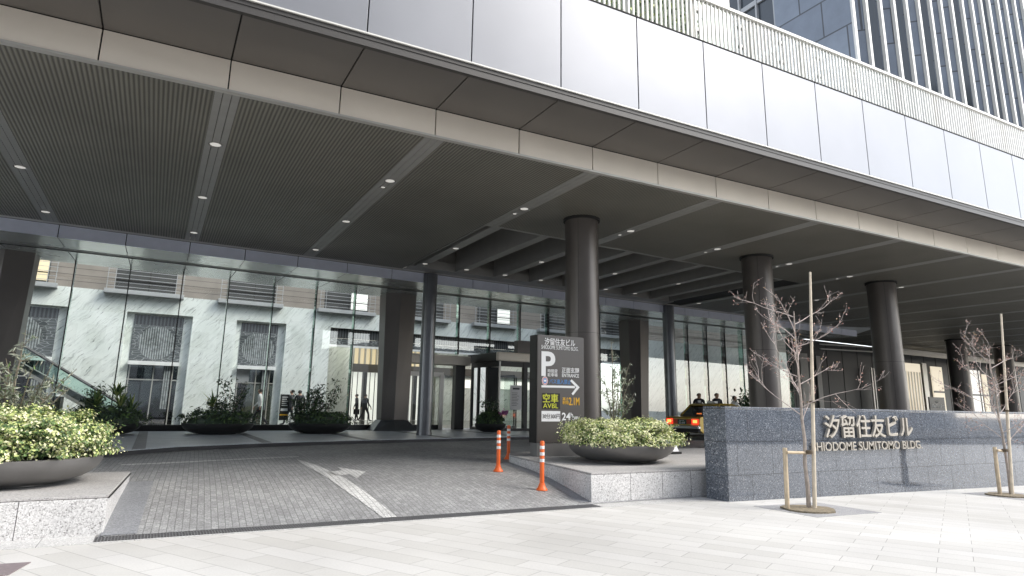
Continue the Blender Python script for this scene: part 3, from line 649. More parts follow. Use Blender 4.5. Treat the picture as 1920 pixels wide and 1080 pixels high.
# ------------------------------------------------------------------ hotel front beyond the columns
hf = thing('hotel_building', 'dark hotel entrance front with lit glazed bays at the far right', 'building', (50, 31.8, .5))
def px(x0_, x1_, y_=690, Y=28.): return onI(x0_, y_, Y).x, onI(x1_, y_, Y).x
b = MB(SK); b.box(38.75, 90, 28.05, 28.4, .4, 6.62); b.build('dark_cladding', 'lobby dark', hf)
b = MB(SK)
for x in range(39, 90, 2): b.box(x, x + .03, 28.03, 28.06, .5, 6.6)
b.build('cladding_joint', 'joint', hf)
for (a, c, z0, z1, mm, nm) in ((1500, 1514, .5, 5.6, 'strip metal', 'pier'), (1530, 1538, .5, 5.5, 'strip metal', 'pier'), (1692, 1724, .5, 5.6, 'warm room', 'lit_window'), (1728, 1736, .5, 5.7, 'pale metal', 'pier'),
                               (1744, 1764, .5, 5.5, 'warm room', 'lit_window'), (1812, 1834, .5, 5.5, 'white glow', 'lit_window'), (1838, 1846, .5, 5.2, 'warm room', 'lit_window')):
    xa, xb = px(a, c, 690); MB(SK).box(xa, xb, 27.93, 28.02, z0, z1).build(nm, mm, hf)
xa, xb = px(1692, 1724, 690); q = MB(SK)
for k in range(6): x = xa + (xb - xa) * (k + .3) / 6; q.box(x, x + .12, 27.85, 27.92, .5, 4.9)
q.build('slat_screen', 'pale metal', hf)
xa, xb = px(1744, 1764); MB(SK).box(xa, xb, 27.88, 27.92, 3.3, 3.45).build('window_bar', 'black frame', hf); q = MB(SK); xa, xb = px(1812, 1848); q.box(xa, xb, 27.88, 27.92, 3.2, 3.35); q.box((xa + xb) / 2 - .1, (xa + xb) / 2, 27.86, 27.92, .5, 5.5); q.build('window_bar', 'black frame', hf)
xa, xb = px(1622, 1641, 720); q = MB(SK)
for k in range(4): x = xa + (xb - xa) * k / 4; q.box(x, x + .16, 27.4, 27.5, .5, 4.9)
q.build('slat_screen', 'pale metal', hf)
q = MB(SK); xa, _ = px(1545, 1600, 655); q.box(xa + 6.6, 90, 25.9, 26.0, 6.28, 6.36); q.box(xa + 6.6, 90, 25.9, 26.0, 5.95, 6.03); q.box(xa + 6.6, 90, 26.0, 26.1, 6.03, 6.28)
q.prism([(xa - 1, 27.6), (xa + 6.6, 25.9), (xa + 6.6, 26.0), (xa - 1, 27.7)], 6.28, 6.36); q.prism([(xa - 1, 27.6), (xa + 6.6, 25.9), (xa + 6.6, 26.0), (xa - 1, 27.7)], 5.95, 6.03); q.build('hood_rail', 'pale metal', hf)
q = MB(); q.poly([(p.x, p.y, 6.635) for p in (onz(1543, 611, ZS), onz(1642, 614, ZS), onz(1594, 630, ZS), onz(1541, 630, ZS))][::-1]); q.build('bright_ceiling_patch', 'white', hf)  # white patch on the ceiling, its brightness put into the colour
hs = thing('standing_sign', 'black standing board with white hotel name before the lit hotel door', 'sign', (57, 31.5, .45))
xa, xb = px(1741, 1769, 756, 26.5)
q = MB(SK); q.box(xa, xb, 26.4, 26.5, .45, 2.85); q.build('board', 'black frame', hs)
text('HOTEL', 'lettering', 'white', hs, frontI(26.4), xa + .9, xb - .95, 2.42, 2.56, .01, .01); text('Villa Fontaine', 'lettering', 'white', hs, frontI(26.4), xa + .25, xb - .2, 2.02, 2.30, .01, .012)

# ------------------------------------------------------------------ roof railing, roof hedge, tower
rl = thing('roof_railing', 'white upright slat railing along the edge of the canopy roof', 'railing', (20, 9.65, 9.52))
q = MB(); x = -1.
while x < 60: q.box(x, x + .045, 9.62, 9.655, 9.60, 10.70); x += .126
q.build('slats', 'white metal', rl)
q = MB(); q.box(-1, 60, 9.58, 9.70, 10.70, 10.77); q.build('top_rail', 'white metal', rl)
q = MB(); q.box(-1, 60, 9.60, 9.68, 9.54, 9.60); q.build('bottom_rail', 'white metal', rl)
x = PX(0)
while x < 60: MB().box(x - .04, x + .04, 9.69, 9.80, 9.46, 10.70).build('post', 'white metal', rl); x += 1.845
rg = thing('roof_glass_screen', 'clear glass wind screen with steel clips behind the roof railing', 'glass screen', (11, 10.4, 9.46))
for k in range(5):
    a = 10.6 + k * 1.5; MB().poly([(a + .02, 10.45, 9.5), (a + 1.48, 10.45, 9.5), (a + 1.48, 10.45, 11.6), (a + .02, 10.45, 11.6)]).build('pane', 'rail glass', rg)
q = MB()
for k in range(6):
    for z in (10.1, 10.55, 11.1): q.box(10.6 + k * 1.5 - .09, 10.6 + k * 1.5 + .09, 10.40, 10.5, z, z + .07)
q.build('clip', 'sign base', rg)
tag(MB().box(11.3, 12.6, 11.2, 11.6, 9.47, 13.5).build('white_roof_wall', 'white metal'), 'white wall slab on the roof right of the hedge', 'wall')

tw = thing('stone_tower', 'grey stone tower with white vertical fins rising behind the roof railing', 'building', (36, 20, 9.46))
TX, TY, TZ = 32.16, 20., 46.
# plain stone side facing the left, then glass further back
b = MB(); b.poly([(TX, TY, 9.3), (TX, TY, TZ), (TX, 25, TZ), (TX, 25, 9.3)]); b.box(TX, TX + .3, TY + .02, 25, 9.2, 9.3)
side = b.build('stone_side', bricks('tower stone side', 0, 2.9, 2.3, (.21, .245, .30), (.175, .205, .255), (.06, .065, .075), .05, .45, .5, stain=.8), tw)
mm_ = MATS['tower stone side']
# the brick texture lies in XY: turn the coordinates so that courses run level on upright faces
for nme, rot in (('tower stone side', (0, R(-90), R(-90))), ('tower stone', (R(-90), 0, 0))):
    for n_ in MATS[nme].node_tree.nodes:
        if n_.type == 'MAPPING' and n_.outputs[0].links and n_.outputs[0].links[0].to_node.type == 'TEX_BRICK': n_.inputs['Rotation'].default_value = rot
q = MB(); q.box(TX + .25, TX + .35, 25, 40, 9.3, TZ); q.build('side_glazing', 'city glass', tw)
q = MB()
for k in range(11): y = 25 + k * 1.4; q.box(TX + .05, TX + .25, y, y + .12, 9.3, TZ)
for z in range(12, 46, 4): q.box(TX + .12, TX + .25, 25.12, 40, z, z + .35)
q.build('mullion', 'grey ledge', tw)
fx = [32.27, 33.54, 34.95, 36.32, 37.64, 39.0, 40.35, 41.61, 42.92, 44.27, 45.52, 46.74, 47.85, 49.12, 50.29, 51.6] + [51.6 + 1.3 * k for k in range(1, 22)]
for k, x in enumerate(fx):
    MB().box(x - .10, x + .10, TY - .14, TY + .05, 9.3, TZ).build('vertical_fin', 'white metal', tw)
for k, (a, c) in enumerate(zip(fx, fx[1:])):
    q = MB(); q.poly([(a + .0, TY + 1.3, 9.3), (c, TY, 9.3), (c, TY, TZ), (a, TY + 1.3, TZ)]); q.poly([(a, TY, 9.3), (a, TY + 1.3, 9.3), (a, TY + 1.3, TZ), (a, TY, TZ)]); q.build('stone_bay', 'tower stone', tw)
    if k in (1, 3, 5, 8, 11): q = MB(); q.poly([(c - .55, TY + .50, 9.3), (c - .12, TY + .09, 9.3), (c - .12, TY + .09, TZ), (c - .55, TY + .50, TZ)]); q.build('slot_window', 'city glass', tw)
q = MB(); q.box(TX, fx[-1], TY + .1, 40, TZ, TZ + .3); q.build('roof', 'grey ledge', tw)

# ------------------------------------------------------------------ downlights
def downlight(x, y, z, r, label, group):
    t = thing('downlight', label, 'downlight', (x, y, z), group)
    q = MB(); q.lathe([(r, 0), (r, .012), (r * .8, .014)], (x, y, z - .012), 18, False); q.build('trim_ring', 'lamp trim', t)
    q = MB(); q.lathe([(r * .8, .004), (r * .35, .0105)], (x, y, z - .012), 18); q.build('lens', 'lamp glow', t)
GD = 'round downlights in the pale ceiling strips'
for k in range(-1, 8):
    s = SX(k)
    nm = f'the {ORD[k + 1]} pale ceiling strip from the left'
    for j, (y0, r) in enumerate(((13.60, .13), (14.12, .065), (17.55, .13), (21.55, .13))):
        if j > 1 and RX0 - .2 < s < RX1: continue
        if j == 1 and k in (-1, 0): continue
        row = ('nearest the canopy edge', 'beside the larger one', 'halfway in', 'at the far end')[j]
        if k < 0 and j == 0: continue
        downlight(s, y0 + SK * s, ZS - .007, r, f'{"small " if j == 1 else ""}round downlight {row} in {nm}', GD)
for i, x in enumerate(BX[:7]):
    for j, y in enumerate((18.6, 21.4)):
        if (i + j) % 2 and j == 0: continue
        downlight(x + .17, y + SK * x, ZS, .12, f'small downlight under the {ORD[i]} cross beam from the left, {"near" if j == 0 else "far"} end', 'downlights under the recess beams')

# ------------------------------------------------------------------ parking sign pylon
pg = thing('parking_sign', 'tall dark parking and entrance sign with white arrow and P on the plinth', 'sign', (8.36, 13.2, .5))
SY, SX0, SX1 = 13.07, 7.72, 9.01
MB().box(SX0, SX1, SY, SY + .34, .80, 3.25).build('sign_panel', 'sign grey', pg, .006)
MB().box(SX0 + .01, SX1 - .01, SY + .012, SY + .33, .5, .797).build('sign_foot', 'sign base', pg, .004)
MB().box(SX0 - .012, SX0 - .002, SY + .03, SY + .34, .8, 3.25).build('side_panel', 'black frame', pg)
def sp(x, y):                                   # a point of the sign's front seen at photo pixel x, y
    d = ray(x, y); t = SY / d.y; return d.x * t, EYE + d.z * t
def sz(cx, cy): return (980 + cx / 4.5, 600 + cy / 4.5)
def sbox(a, b_, c, d):
    p = [sp(*sz(a, b_)), sp(*sz(c, b_)), sp(*sz(a, d)), sp(*sz(c, d))]
    return (p[0][0] + p[2][0]) / 2, (p[1][0] + p[3][0]) / 2, (p[2][1] + p[3][1]) / 2, (p[0][1] + p[1][1]) / 2
FS = frontY(SY - .001)
def st(s, x0_, y0_, x1_, y1_, m_, bold=.01, d=.004, nm='lettering'): text(s, nm, m_, pg, FS, *sbox(x0_, y0_, x1_, y1_), d, bold)
st('汐留住友ビル', 185, 158, 442, 218, 'white', .012)
st('SHIODOME SUMITOMO BLDG.', 157, 220, 468, 252, 'white', .0)
st('P', 158, 266, 274, 474, 'white', .025)
st('時間貸\n駐車場', 210, 415, 293, 478, 'white', .004)
st('正面玄関', 330, 402, 474, 448, 'white', .008)
st('ENTRANCE', 332, 454, 474, 484, 'white', .01)
st('バス進入禁止', 224, 500, 408, 541, 'sign blue', .006)
q = MB()
def spoly(pts, dd=.003): q.poly([(sp(*sz(*p))[0], SY - dd, sp(*sz(*p))[1]) for p in pts])
spoly([(158, 568), (440, 576), (440, 556), (158, 550)]); spoly([(413, 500), (480, 568), (452, 568), (400, 514)][::-1]); spoly([(452, 568), (480, 568), (424, 636), (412, 622)][::-1]); q.build('arrow', 'white', pg)
a0, a1, b0, b1 = sbox(162, 480, 212, 545)
cx_, cz_, r_ = (a0 + a1) / 2, (b0 + b1) / 2, (a1 - a0) / 2
def disc(r, dd, m_, nm): 
    q = MB(); q.poly([(cx_ + r * math.cos(2 * math.pi * k / 28), SY - dd, cz_ + r * math.sin(2 * math.pi * k / 28) * 1.25) for k in range(28)][::-1]); q.build(nm, m_, pg)
disc(r_, .003, 'white', 'badge_disc'); disc(r_ * .88, .005, 'sign red', 'badge_ring'); disc(r_ * .70, .007, 'white', 'badge_disc'); disc(r_ * .60, .009, 'sign blue', 'badge_disc')
q = MB(); q.box(cx_ - r_ * .4, cx_ + r_ * .4, SY - .013, SY - .011, cz_ - r_ * .25, cz_ + r_ * .3); q.build('badge_bus', 'white', pg)
a0, a1, b0, b1 = sbox(162, 618, 314, 750); MB().box(a0, a1, SY - .006, SY - .001, b0, b1).build('vacancy_display', 'black frame', pg)
FS = frontY(SY - .007); st('空車', 168, 622, 298, 698, 'yellow green', .012); st('AVBL', 170, 704, 298, 744, 'yellow green', .004)
FS = frontY(SY - .001); st('高さ\n制限', 336, 652, 388, 712, 'yellow sign', .01); st('2.1M', 390, 654, 478, 720, 'yellow sign', .016)
a0, a1, b0, b1 = sbox(158, 768, 316, 856); MB().box(a0, a1, SY - .006, SY - .001, b0, b1).build('price_plate', 'white', pg)
FS = frontY(SY - .007); st('30分300円', 166, 790, 312, 834, 'sign grey', .004)
FS = frontY(SY - .001); st('24', 330, 782, 402, 846, 'white', .02); st('h', 404, 782, 424, 816, 'white', .01); st('OPEN', 418, 814, 480, 846, 'white', .01)
# white A-board behind the bowl
ab = thing('folding_board', 'white folding board standing behind the right planted bowl', 'board', (11.6, 13, .5))
q = MB(); q.loft([[(11.2, 12.9, .56), (11.76, 12.9, .56), (11.76, 12.94, .56), (11.2, 12.94, .56)], [(11.2, 13.15, 1.25), (11.6, 13.15, 1.25), (11.6, 13.19, 1.25), (11.2, 13.19, 1.25)]]); q.build('board', 'white', ab, .004)
MB().box(11.15, 11.8, 12.85, 13.35, .5, .556).build('foot', 'black frame', ab)

# ------------------------------------------------------------------ bollards
def bollard(x, y, z, h, label):
    t = thing('lane_bollard', label, 'bollard', (x, y, z), 'orange lane bollards beside the plinth')
    q = MB(); q.lathe([(.105, 0), (.10, .02), (.075, .05), (.058, .09), (.05, .12)], (x, y, z), 20); q.build('foot', 'orange', t)
    q = MB(); q.lathe([(.042, .12), (.040, h - .02), (.034, h - .004), (.02, h)], (x, y, z), 20); q.build('post', 'orange', t)
    for k in range(3):
        zz = h - .14 - k * .115; q = MB(); q.lathe([(.0435, 0), (.0435, .055)], (x, y, z + zz), 20, False); q.build('reflective_band', 'reflective white', t)
p = ondrive(1016, 919); bollard(p.x, p.y, p.z, .86, 'orange bollard with white bands nearest the street')
p = ondrive(934, 884); bollard(p.x, p.y, p.z, .82, 'orange bollard with white bands standing left on the setts')
p = ondrive(953, 861); bollard(p.x, p.y, p.z, .80, 'orange bollard farthest back beside the rounded plinth end')

# ------------------------------------------------------------------ plants
def leafcloud(pts, size, name, mats, weights, parent, seed=1, up=.3, aspect=.55, fold=.25, patch=0.):
    r = random.Random(seed); q = MB(); ids = list(range(len(mats)))
    for (p, nrm) in pts:
        s = size * r.uniform(.65, 1.35); n = (Vector(nrm) + Vector((r.gauss(0, .55), r.gauss(0, .55), r.gauss(0, .55) + up))).normalized()
        u = n.orthogonal().normalized(); u.rotate(Matrix.Rotation(r.uniform(0, 6.28), 3, n)); v = n.cross(u)
        p = Vector(p); pn = noise.noise(p * 5.5 + Vector((seed, 0, 0))); q.cur = r.choices(ids, weights)[0] if not patch else r.choices(ids, [w_ * max(.05, 1 + patch * pn * (1.6 - 1.07 * k_)) for k_, w_ in enumerate(weights)])[0]
        q.poly([p - u * s, p - v * s * aspect + n * s * fold, p + u * s, p + v * s * aspect + n * s * fold])
    return q.build(name, mats, parent)
def mound(cx, cy, z0, rx, ry, h, n, seed):
    r = random.Random(seed); out = []
    while len(out) < n:
        a = r.uniform(0, 2 * math.pi); t = r.random() ** .6; e = t * 1.62
        d = Vector((math.cos(a) * math.sin(e), math.sin(a) * math.sin(e), math.cos(e)))
        k = 1 + .26 * noise.noise(Vector((d.x * 2.6, d.y * 2.6, d.z * 2.6 + seed))) + .16 * noise.noise(Vector((d.x * 7, d.y * 7, d.z * 7 + seed)))
        k *= r.uniform(.84, 1.03) if r.random() < .93 else r.uniform(1, 1.13)
        sx = 1 if e < 1.1 else 1 + .05 * (e - 1.1)
        # flattened dome with a full shoulder
        z = h * (max(0, d.z) ** .62) * k - (.07 * (e - 1.45) / .17 if e > 1.45 else 0) * r.random() ** 3
        pr = (math.sin(e) ** .8) * k * sx
        p = Vector((cx + rx * math.cos(a) * pr, cy + ry * math.sin(a) * pr, z0 + z)); out.append((p, d))
    return out
def bowl(name, label, cx, cy, zb, rb, rr, h, metal, group):
    t = thing(name, label, 'planter bowl', (cx, cy, zb), group)
    q = MB(); prof = [(rb, .02)]
    for k in range(1, 9): f = k / 8; prof.append((rb + (rr - rb) * (math.sin(f * 1.5708) ** .95), .02 + h * (1 - math.cos(f * 1.5708)) ** .9))
    prof += [(rr - .02, .02 + h + .012), (rr - .05, .02 + h - .01), (rr - .14, h - .05), (.02, h - .05)]
    q.lathe(prof, (cx, cy, zb), 56); q.build('bowl', metal, t)
    q = MB(); q.lathe([(rb * 1.0, 0), (rb * 1.0, .022)], (cx, cy, zb), 40); q.build('foot_ring', 'sign base' if metal == 'bowl metal' else metal, t)
    q = MB(); q.lathe([(rr - .145, h - .045), (rr - .3, h - .02), (.05, h)], (cx, cy, zb), 32); q.build('soil', 'soil', t)
    return t
GB = 'wide planted bowls'
def shrub_stems(root, paths, name, m_, parent):
    q = MB()
    for pth, r0 in paths: q.tube(pth, [r0 * (1 - .75 * k / (len(pth) - 1)) for k in range(len(pth))], 5)
    return q.build(name, m_, parent)
def olive(label, x, y, z, hgt, spread, seed, nleaf, lean=0):
    t = thing('silver_shrub', label, 'shrub', (x, y, z)); r = random.Random(seed); paths = []; pts = []
    for k in range(9 if spread < .9 else 15):
        a = r.uniform(0, 6.28); tall = hgt * (r.uniform(.4, .75) if k > 1 else 1. - .12 * k); sp_ = spread * r.uniform(.3, 1.0) * (1 if k > 1 else .08)
        P = []
        for j in range(8):
            f = j / 7; P.append(Vector((x + lean * f + math.cos(a) * sp_ * f ** 1.2 + r.gauss(0, .012), y + math.sin(a) * sp_ * f ** 1.2 * .8 + r.gauss(0, .012), z + tall * f)))
        paths.append((P, .016))
        for s in range(5):
            f = r.uniform(.3, .95); b0 = P[int(f * 7)]; aa = r.uniform(0, 6.28); l = r.uniform(.14, .34) * (1.15 - f * .6)
            e = b0 + Vector((math.cos(aa) * l, math.sin(aa) * l, l * r.uniform(.4, 1.1))); paths.append(([b0, (b0 + e) / 2 + Vector((0, 0, .02)), e], .006))
            for _ in range(14): g = r.uniform(.2, 1.05); pts.append((b0.lerp(e, g) + Vector((r.gauss(0, .02), r.gauss(0, .02), r.gauss(0, .02))), (r.gauss(0, 1), r.gauss(0, 1), r.gauss(0, 1))))
        for _ in range(24): f = r.uniform(.35, 1.03); i = min(6, int(f * 7)); pts.append((P[i].lerp(P[i + 1], r.random()) + Vector((r.gauss(0, .035), r.gauss(0, .035), 0)), (r.gauss(0, 1), r.gauss(0, 1), r.gauss(0, 1))))
    shrub_stems(None, paths, 'stems', 'olive stem', t)
    leafcloud(pts[:nleaf], .045, 'leaves', ['leaf silver', 'leaf silver2', 'leaf leaf'], (5, 4, 1.2), t, seed, .1, .2, .08)
# front bowls
LBX, LBY = -1.70, 11.45
bowl('planter_bowl', 'wide grey metal bowl on the plinth at the left edge', LBX, LBY, .46, .62, 1.17, .34, 'bowl metal', GB)
bowl('planter_bowl', 'wide grey metal bowl in front of the parking sign', 8.86, 11.5, .50, .52, 1.12, .34, 'bowl metal', GB)
def ivy(label, cx, cy, z0, rx, ry, h, n, seed, wts):
    t = thing('ivy_mound', label, 'ivy', (cx, cy, z0))
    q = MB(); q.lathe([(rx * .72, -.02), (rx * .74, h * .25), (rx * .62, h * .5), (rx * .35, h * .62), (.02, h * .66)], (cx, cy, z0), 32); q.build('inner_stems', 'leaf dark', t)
    leafcloud(mound(cx, cy, z0, rx, ry, h, n, seed), .0235, 'leaves', ['leaf cream', 'leaf lime', 'leaf leaf', 'leaf deep'], wts, t, seed, .5, .62, .2, 1.3)
ivy('cream and green variegated ivy mound filling the left bowl', LBX, LBY, .88, 1.20, 1.2, .57, 30000, 3, (3.0, 3.2, 2.6, 1.5))
ivy('pale variegated ivy mound filling the bowl before the sign', 8.86, 11.5, .90, 1.14, 1.12, .45, 27000, 5, (4.6, 3.4, 1.5, .6))
olive('silver leaved olive shrub rising out of the left ivy bowl', -1.74, 11.6, .95, 1.62, .9, 4, 9000)
olive('slender silver leaved shrub rising from the bowl before the sign', 8.80, 11.65, 1.05, 2.05, .62, 9, 4000)
# rear black bowls
def mixed(label, cx, cy, rx, h, seed, kinds):
    t = thing('mixed_planting', label, 'plants', (cx, cy, .9)); r = random.Random(seed); z0 = .86
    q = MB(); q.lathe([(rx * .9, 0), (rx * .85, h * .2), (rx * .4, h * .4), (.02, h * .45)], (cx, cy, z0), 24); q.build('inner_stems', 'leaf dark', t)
    pts = []
    pts = mound(cx, cy, z0, rx * 1.05, rx, h * .55, 1500, seed); leafcloud(pts, .06, 'low_foliage', ['leaf deep', 'leaf dark', 'leaf blue', 'leaf leaf'], (4, 3, 2, 1.5), t, seed, .3, .4)
    if 'spiky' in kinds:
        q = MB()
        for kx, kz in kinds['spiky']:
            for _ in range(46):
                a = r.uniform(0, 6.28); e = r.uniform(.15, 1.4); l = r.uniform(.35, .75)
                d = Vector((math.cos(a) * math.cos(e), math.sin(a) * math.cos(e), math.sin(e))); s = d.cross(Vector((0, 0, 1))).normalized() * .028
                b0 = Vector((cx + kx, cy - .2, z0 + kz)); m1 = b0 + d * l * .55 + Vector((0, 0, .03)); q.cur = r.choice([0, 0, 1, 2])
                q.poly([b0 - s * .5, b0 + s * .5, m1 + s, m1 - s]); q.poly([m1 - s, m1 + s, b0 + d * l + Vector((0, 0, -.06))])
        q.build('spiky_rosette', ['leaf leaf', 'leaf lime', 'leaf deep'], t)
    if 'tall' in kinds:
        pts = []; paths = []
        for kx, hh, sp_ in kinds['tall']:
            for s in range(5):
                a = r.uniform(0, 6.28); top = Vector((cx + kx + math.cos(a) * sp_, cy + math.sin(a) * sp_ * .6, z0 + hh * r.uniform(.6, 1))); b0 = Vector((cx + kx, cy, z0 + .1))
                P = [b0.lerp(top, f) + Vector((0, 0, .08 * math.sin(f * 3.1))) for f in (0, .33, .66, 1)]; paths.append((P, .014))
                for _ in range(85): f = r.uniform(.25, 1.03); pts.append((b0.lerp(top, f) + Vector((r.gauss(0, .12), r.gauss(0, .12), r.gauss(0, .08))), (r.gauss(0, 1), r.gauss(0, 1), r.gauss(0, 1))))
        shrub_stems(None, paths, 'stems', 'twig', t); leafcloud(pts, .065, 'tall_foliage', ['leaf deep', 'leaf dark', 'leaf blue', 'leaf silver2'], (3, 4, 2, 1), t, seed + 1, .1, .35)
    if 'flower' in kinds:
        pts = [(Vector((cx + .42, cy - .5, z0 + .45)) + Vector((r.gauss(0, .08), r.gauss(0, .08), r.gauss(0, .05))), (0, -1, .5)) for _ in range(80)]
        leafcloud(pts, .05, 'flowers', ['flower'], (1,), t, 3)
rb = onI(215, 812, 25.2)
bowl('planter_bowl', 'black bowl at the glass, mostly hidden behind the left ivy', -1.35, 25.3, .5, .55, 1.12, .34, 'black bowl', GB)
bowl('planter_bowl', 'black bowl at the glass, second from the left', 2.1, 25.4, .5, .6, 1.17, .34, 'black bowl', GB)
bowl('planter_bowl', 'black bowl at the glass nearest the tapered pillar', 5.65, 25.65, .5, .6, 1.14, .34, 'black bowl', GB)
bowl('planter_bowl', 'small black bowl before the entrance vestibule', 13.1, 26.2, .5, .34, .68, .32, 'black bowl', GB)
mixed('spiky dark green planting in the hidden left black bowl', -1.2, 25.3, 1.0, 1.0, 11, {'spiky': [(0.15, .85), (.6, .35), (-.4, .55), (.3, .5)], 'tall': [(-.6, 1.2, .3)]})
mixed('mixed planting with a feathery bush in the second black bowl', 2.1, 25.4, 1.1, .8, 12, {'spiky': [(-.25, .55)], 'tall': [(.35, 1.55, .42), (.0, .9, .3)]})
mixed('tall loose leafy planting in the black bowl beside the pillar', 5.65, 25.65, 1.08, .75, 13, {'tall': [(-.3, 1.5, .4), (.15, 1.7, .42), (-.75, 1.1, .25)]})
mixed('rounded bush with a pink bloom in the small black bowl', 13.1, 26.2, .55, .9, 14, {'tall': [(0, 1.05, .3)], 'flower': 1})
t = thing('roof_hedge', 'green hedge on the canopy roof behind the white slats', 'hedge', (9.5, 11.4, 9.5))
r = random.Random(3); pts = []
for _ in range(5200):
    x = r.uniform(5.5, 11.3); y = r.uniform(10.9, 11.9); z = r.uniform(9.55, 12.4 + .5 * noise.noise(Vector((x * 1.3, y, 0)))); pts.append(((x, y, z), (r.gauss(0, 1), -1, r.gauss(0, 1))))
leafcloud(pts, .075, 'leaves', ['leaf leaf', 'leaf lime', 'leaf deep', 'leaf cream'], (4, 2.4, 3, .4), t, 8, .3)
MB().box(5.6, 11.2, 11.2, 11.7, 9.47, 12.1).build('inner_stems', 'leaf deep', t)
bt = thing('potted_bush', 'leafy dark bush beside the men behind the taxi', 'bush', (26.3, 23.75, .5)); r = random.Random(6)
c = Vector((26.3, 23.75, 1.75)); pts = [(c + Vector((r.gauss(0, .32), r.gauss(0, .32), r.gauss(0, .35))), (r.gauss(0, 1), r.gauss(0, 1), 1)) for _ in range(700)]
leafcloud(pts, .08, 'leaves', ['leaf deep', 'leaf dark', 'leaf leaf'], (4, 3, 1), bt, 4, .2)
q = MB(); q.lathe([(.25, 0), (.33, .5), (.30, .52)], (c.x, c.y, .4 if c.y < kerb_y(c.x) else .5), 20); q.build('pot', 'black bowl', bt); q = MB(); q.tube([(c.x, c.y, .9), (c.x + .03, c.y, 1.4), (c.x, c.y, 1.8)], .03, 6); q.build('stem', 'bark', bt)

# young trees with timber supports
def young_tree(label, x, y, h, seed, nleaf, dens, lean, crown_lo):
    z = gz(x, y); t = thing('young_tree', label, 'tree', (x, y, z)); r = random.Random(seed); tr = MB(); br = MB(); pts = []
    trunk = [Vector((x + lean * (k / 9) ** 2 + r.gauss(0, .012), y + r.gauss(0, .012), z + h * k / 9)) for k in range(10)]
    tr.tube(trunk, [.036 * (1 - .72 * k / 9) for k in range(10)], 8)
    def branch(p, d, l, rad, lvl):
        P = [p]; q_ = p.copy(); dd = d.copy(); n_ = 5
        for k in range(n_):
            dd = (dd + Vector((r.gauss(0, .12), r.gauss(0, .12), r.gauss(.03, .09)))).normalized(); q_ = q_ + dd * l / n_; P.append(q_.copy())
        br.tube(P, [max(.0019, rad * (1 - .8 * k / n_)) for k in range(n_ + 1)], 5 if lvl == 0 else 4)
        if lvl < 2:
            for _ in range(dens if lvl == 0 else 3):
                f = r.uniform(.25, 1); i = min(n_ - 1, int(f * n_)); b0 = P[i].lerp(P[i + 1], r.random())
                nd = (dd + Vector((r.gauss(0, .6), r.gauss(0, .6), r.gauss(.15, .4)))).normalized(); branch(b0, nd, l * r.uniform(.28, .5), rad * .45, lvl + 1)
        if lvl > 0:
            for _ in range(nleaf): (r.random() < .8) and pts.append((P[r.randint(2, n_)] + Vector((r.gauss(0, .02), r.gauss(0, .02), r.gauss(-.01, .02))), (r.gauss(0, 1), r.gauss(0, 1), r.gauss(0, 1))))
    nb = 15
    for k in range(nb):
        f = crown_lo + (.97 - crown_lo) * k / (nb - 1); i = min(8, int(f * 9)); a = k * 2.4 + r.uniform(-.4, .4)
        el = r.uniform(.30, .80); d = Vector((math.cos(a) * math.cos(el), math.sin(a) * math.cos(el) * .8, math.sin(el)))
        branch(trunk[i].lerp(trunk[i + 1], f * 9 - i), d, r.uniform(.8, 1.35) * (1.2 - .5 * f), .0095, 0)
    tr.build('trunk', 'bark', t); br.build('crown', 'twig', t)
    leafcloud(pts, .0165, 'leaves', ['leaf dry', 'leaf dry2', 'leaf tan'], (3, 6, 1), t, seed, .0, .6, .25); return t
def support(label, x, y, zt_, lean, left, m_):
    z = gz(x, y); t = thing('timber_support', label, 'tree stake', (x, y, z), 'timber supports of the young trees')
    q = MB(); q.tube([(x, y, z), (x + lean * .45, y, z + (zt_ - z) * .45), (x + lean, y, zt_)], [.034, .03, .02], 10); q.build('tall_pole', 'pole timber', t)
    q = MB(); q.tube([(x - left - .02, y + .12, z), (x - left + .02, y + .12, z + 1.0)], [.038, .036], 10); q.build('short_stake', m_, t)
    q = MB(); q.tube([(x - left + .0, y + .07, z + .93), (x + .06, y + .05, z + .91)], .024, 8); q.build('crossbar', m_, t)
    q = MB(); q.lathe([(.06, 0), (.065, .03), (.06, .06)], (x - .01, y + .02, z + .9), 10); q.build('rope_tie', 'rope', t); q = MB(); q.lathe([(.05, 0), (.052, .04)], (x + lean * .4, y + .0, z + 1.75), 10); q.build('rope_tie', 'rope', t)
TR1 = (9.98, 7.72); TR2 = (16.35, 7.75)
young_tree('young bare tree with sparse pink dry leaves before the wall letters', TR1[0] - .06, TR1[1] + .06, 3.35, 21, 2, 5, -.03, .42)
support('timber tree support before the wall letters', TR1[0], TR1[1], 4.1, .38, .5, 'timber')
young_tree('young tree with dry russet leaves at the right edge', TR2[0] + .05, TR2[1] + .05, 2.9, 33, 3, 6, -.1, .36)
support('timber tree support at the right edge', TR2[0], TR2[1], 3.86, .60, .22, 'timber')
for i, (x, y) in enumerate((TR1, TR2)):
    b = MB(); z = gz(x, y); b.prism([(x - .75 + p[0], y + p[1]) for p in ((0, -.62), (1.6, -.62), (1.6, .62), (0, .62))], z - .1, lambda p: gz(p[0], p[1]) + .004); struct(b.build('tree_pit_border', 'pit stone'))
    b = MB(); rr_ = random.Random(i); b.prism([(x - .15 + math.cos(k * .45) * .46 * rr_.uniform(.85, 1.1), y + math.sin(k * .45) * .42 * rr_.uniform(.85, 1.1)) for k in range(14)], z - .1, lambda p: gz(p[0], p[1]) + .03); o = struct(b.build('tree_pit_gravel', 'pit gravel'))
mp_ = onz(20, 1068, 0)
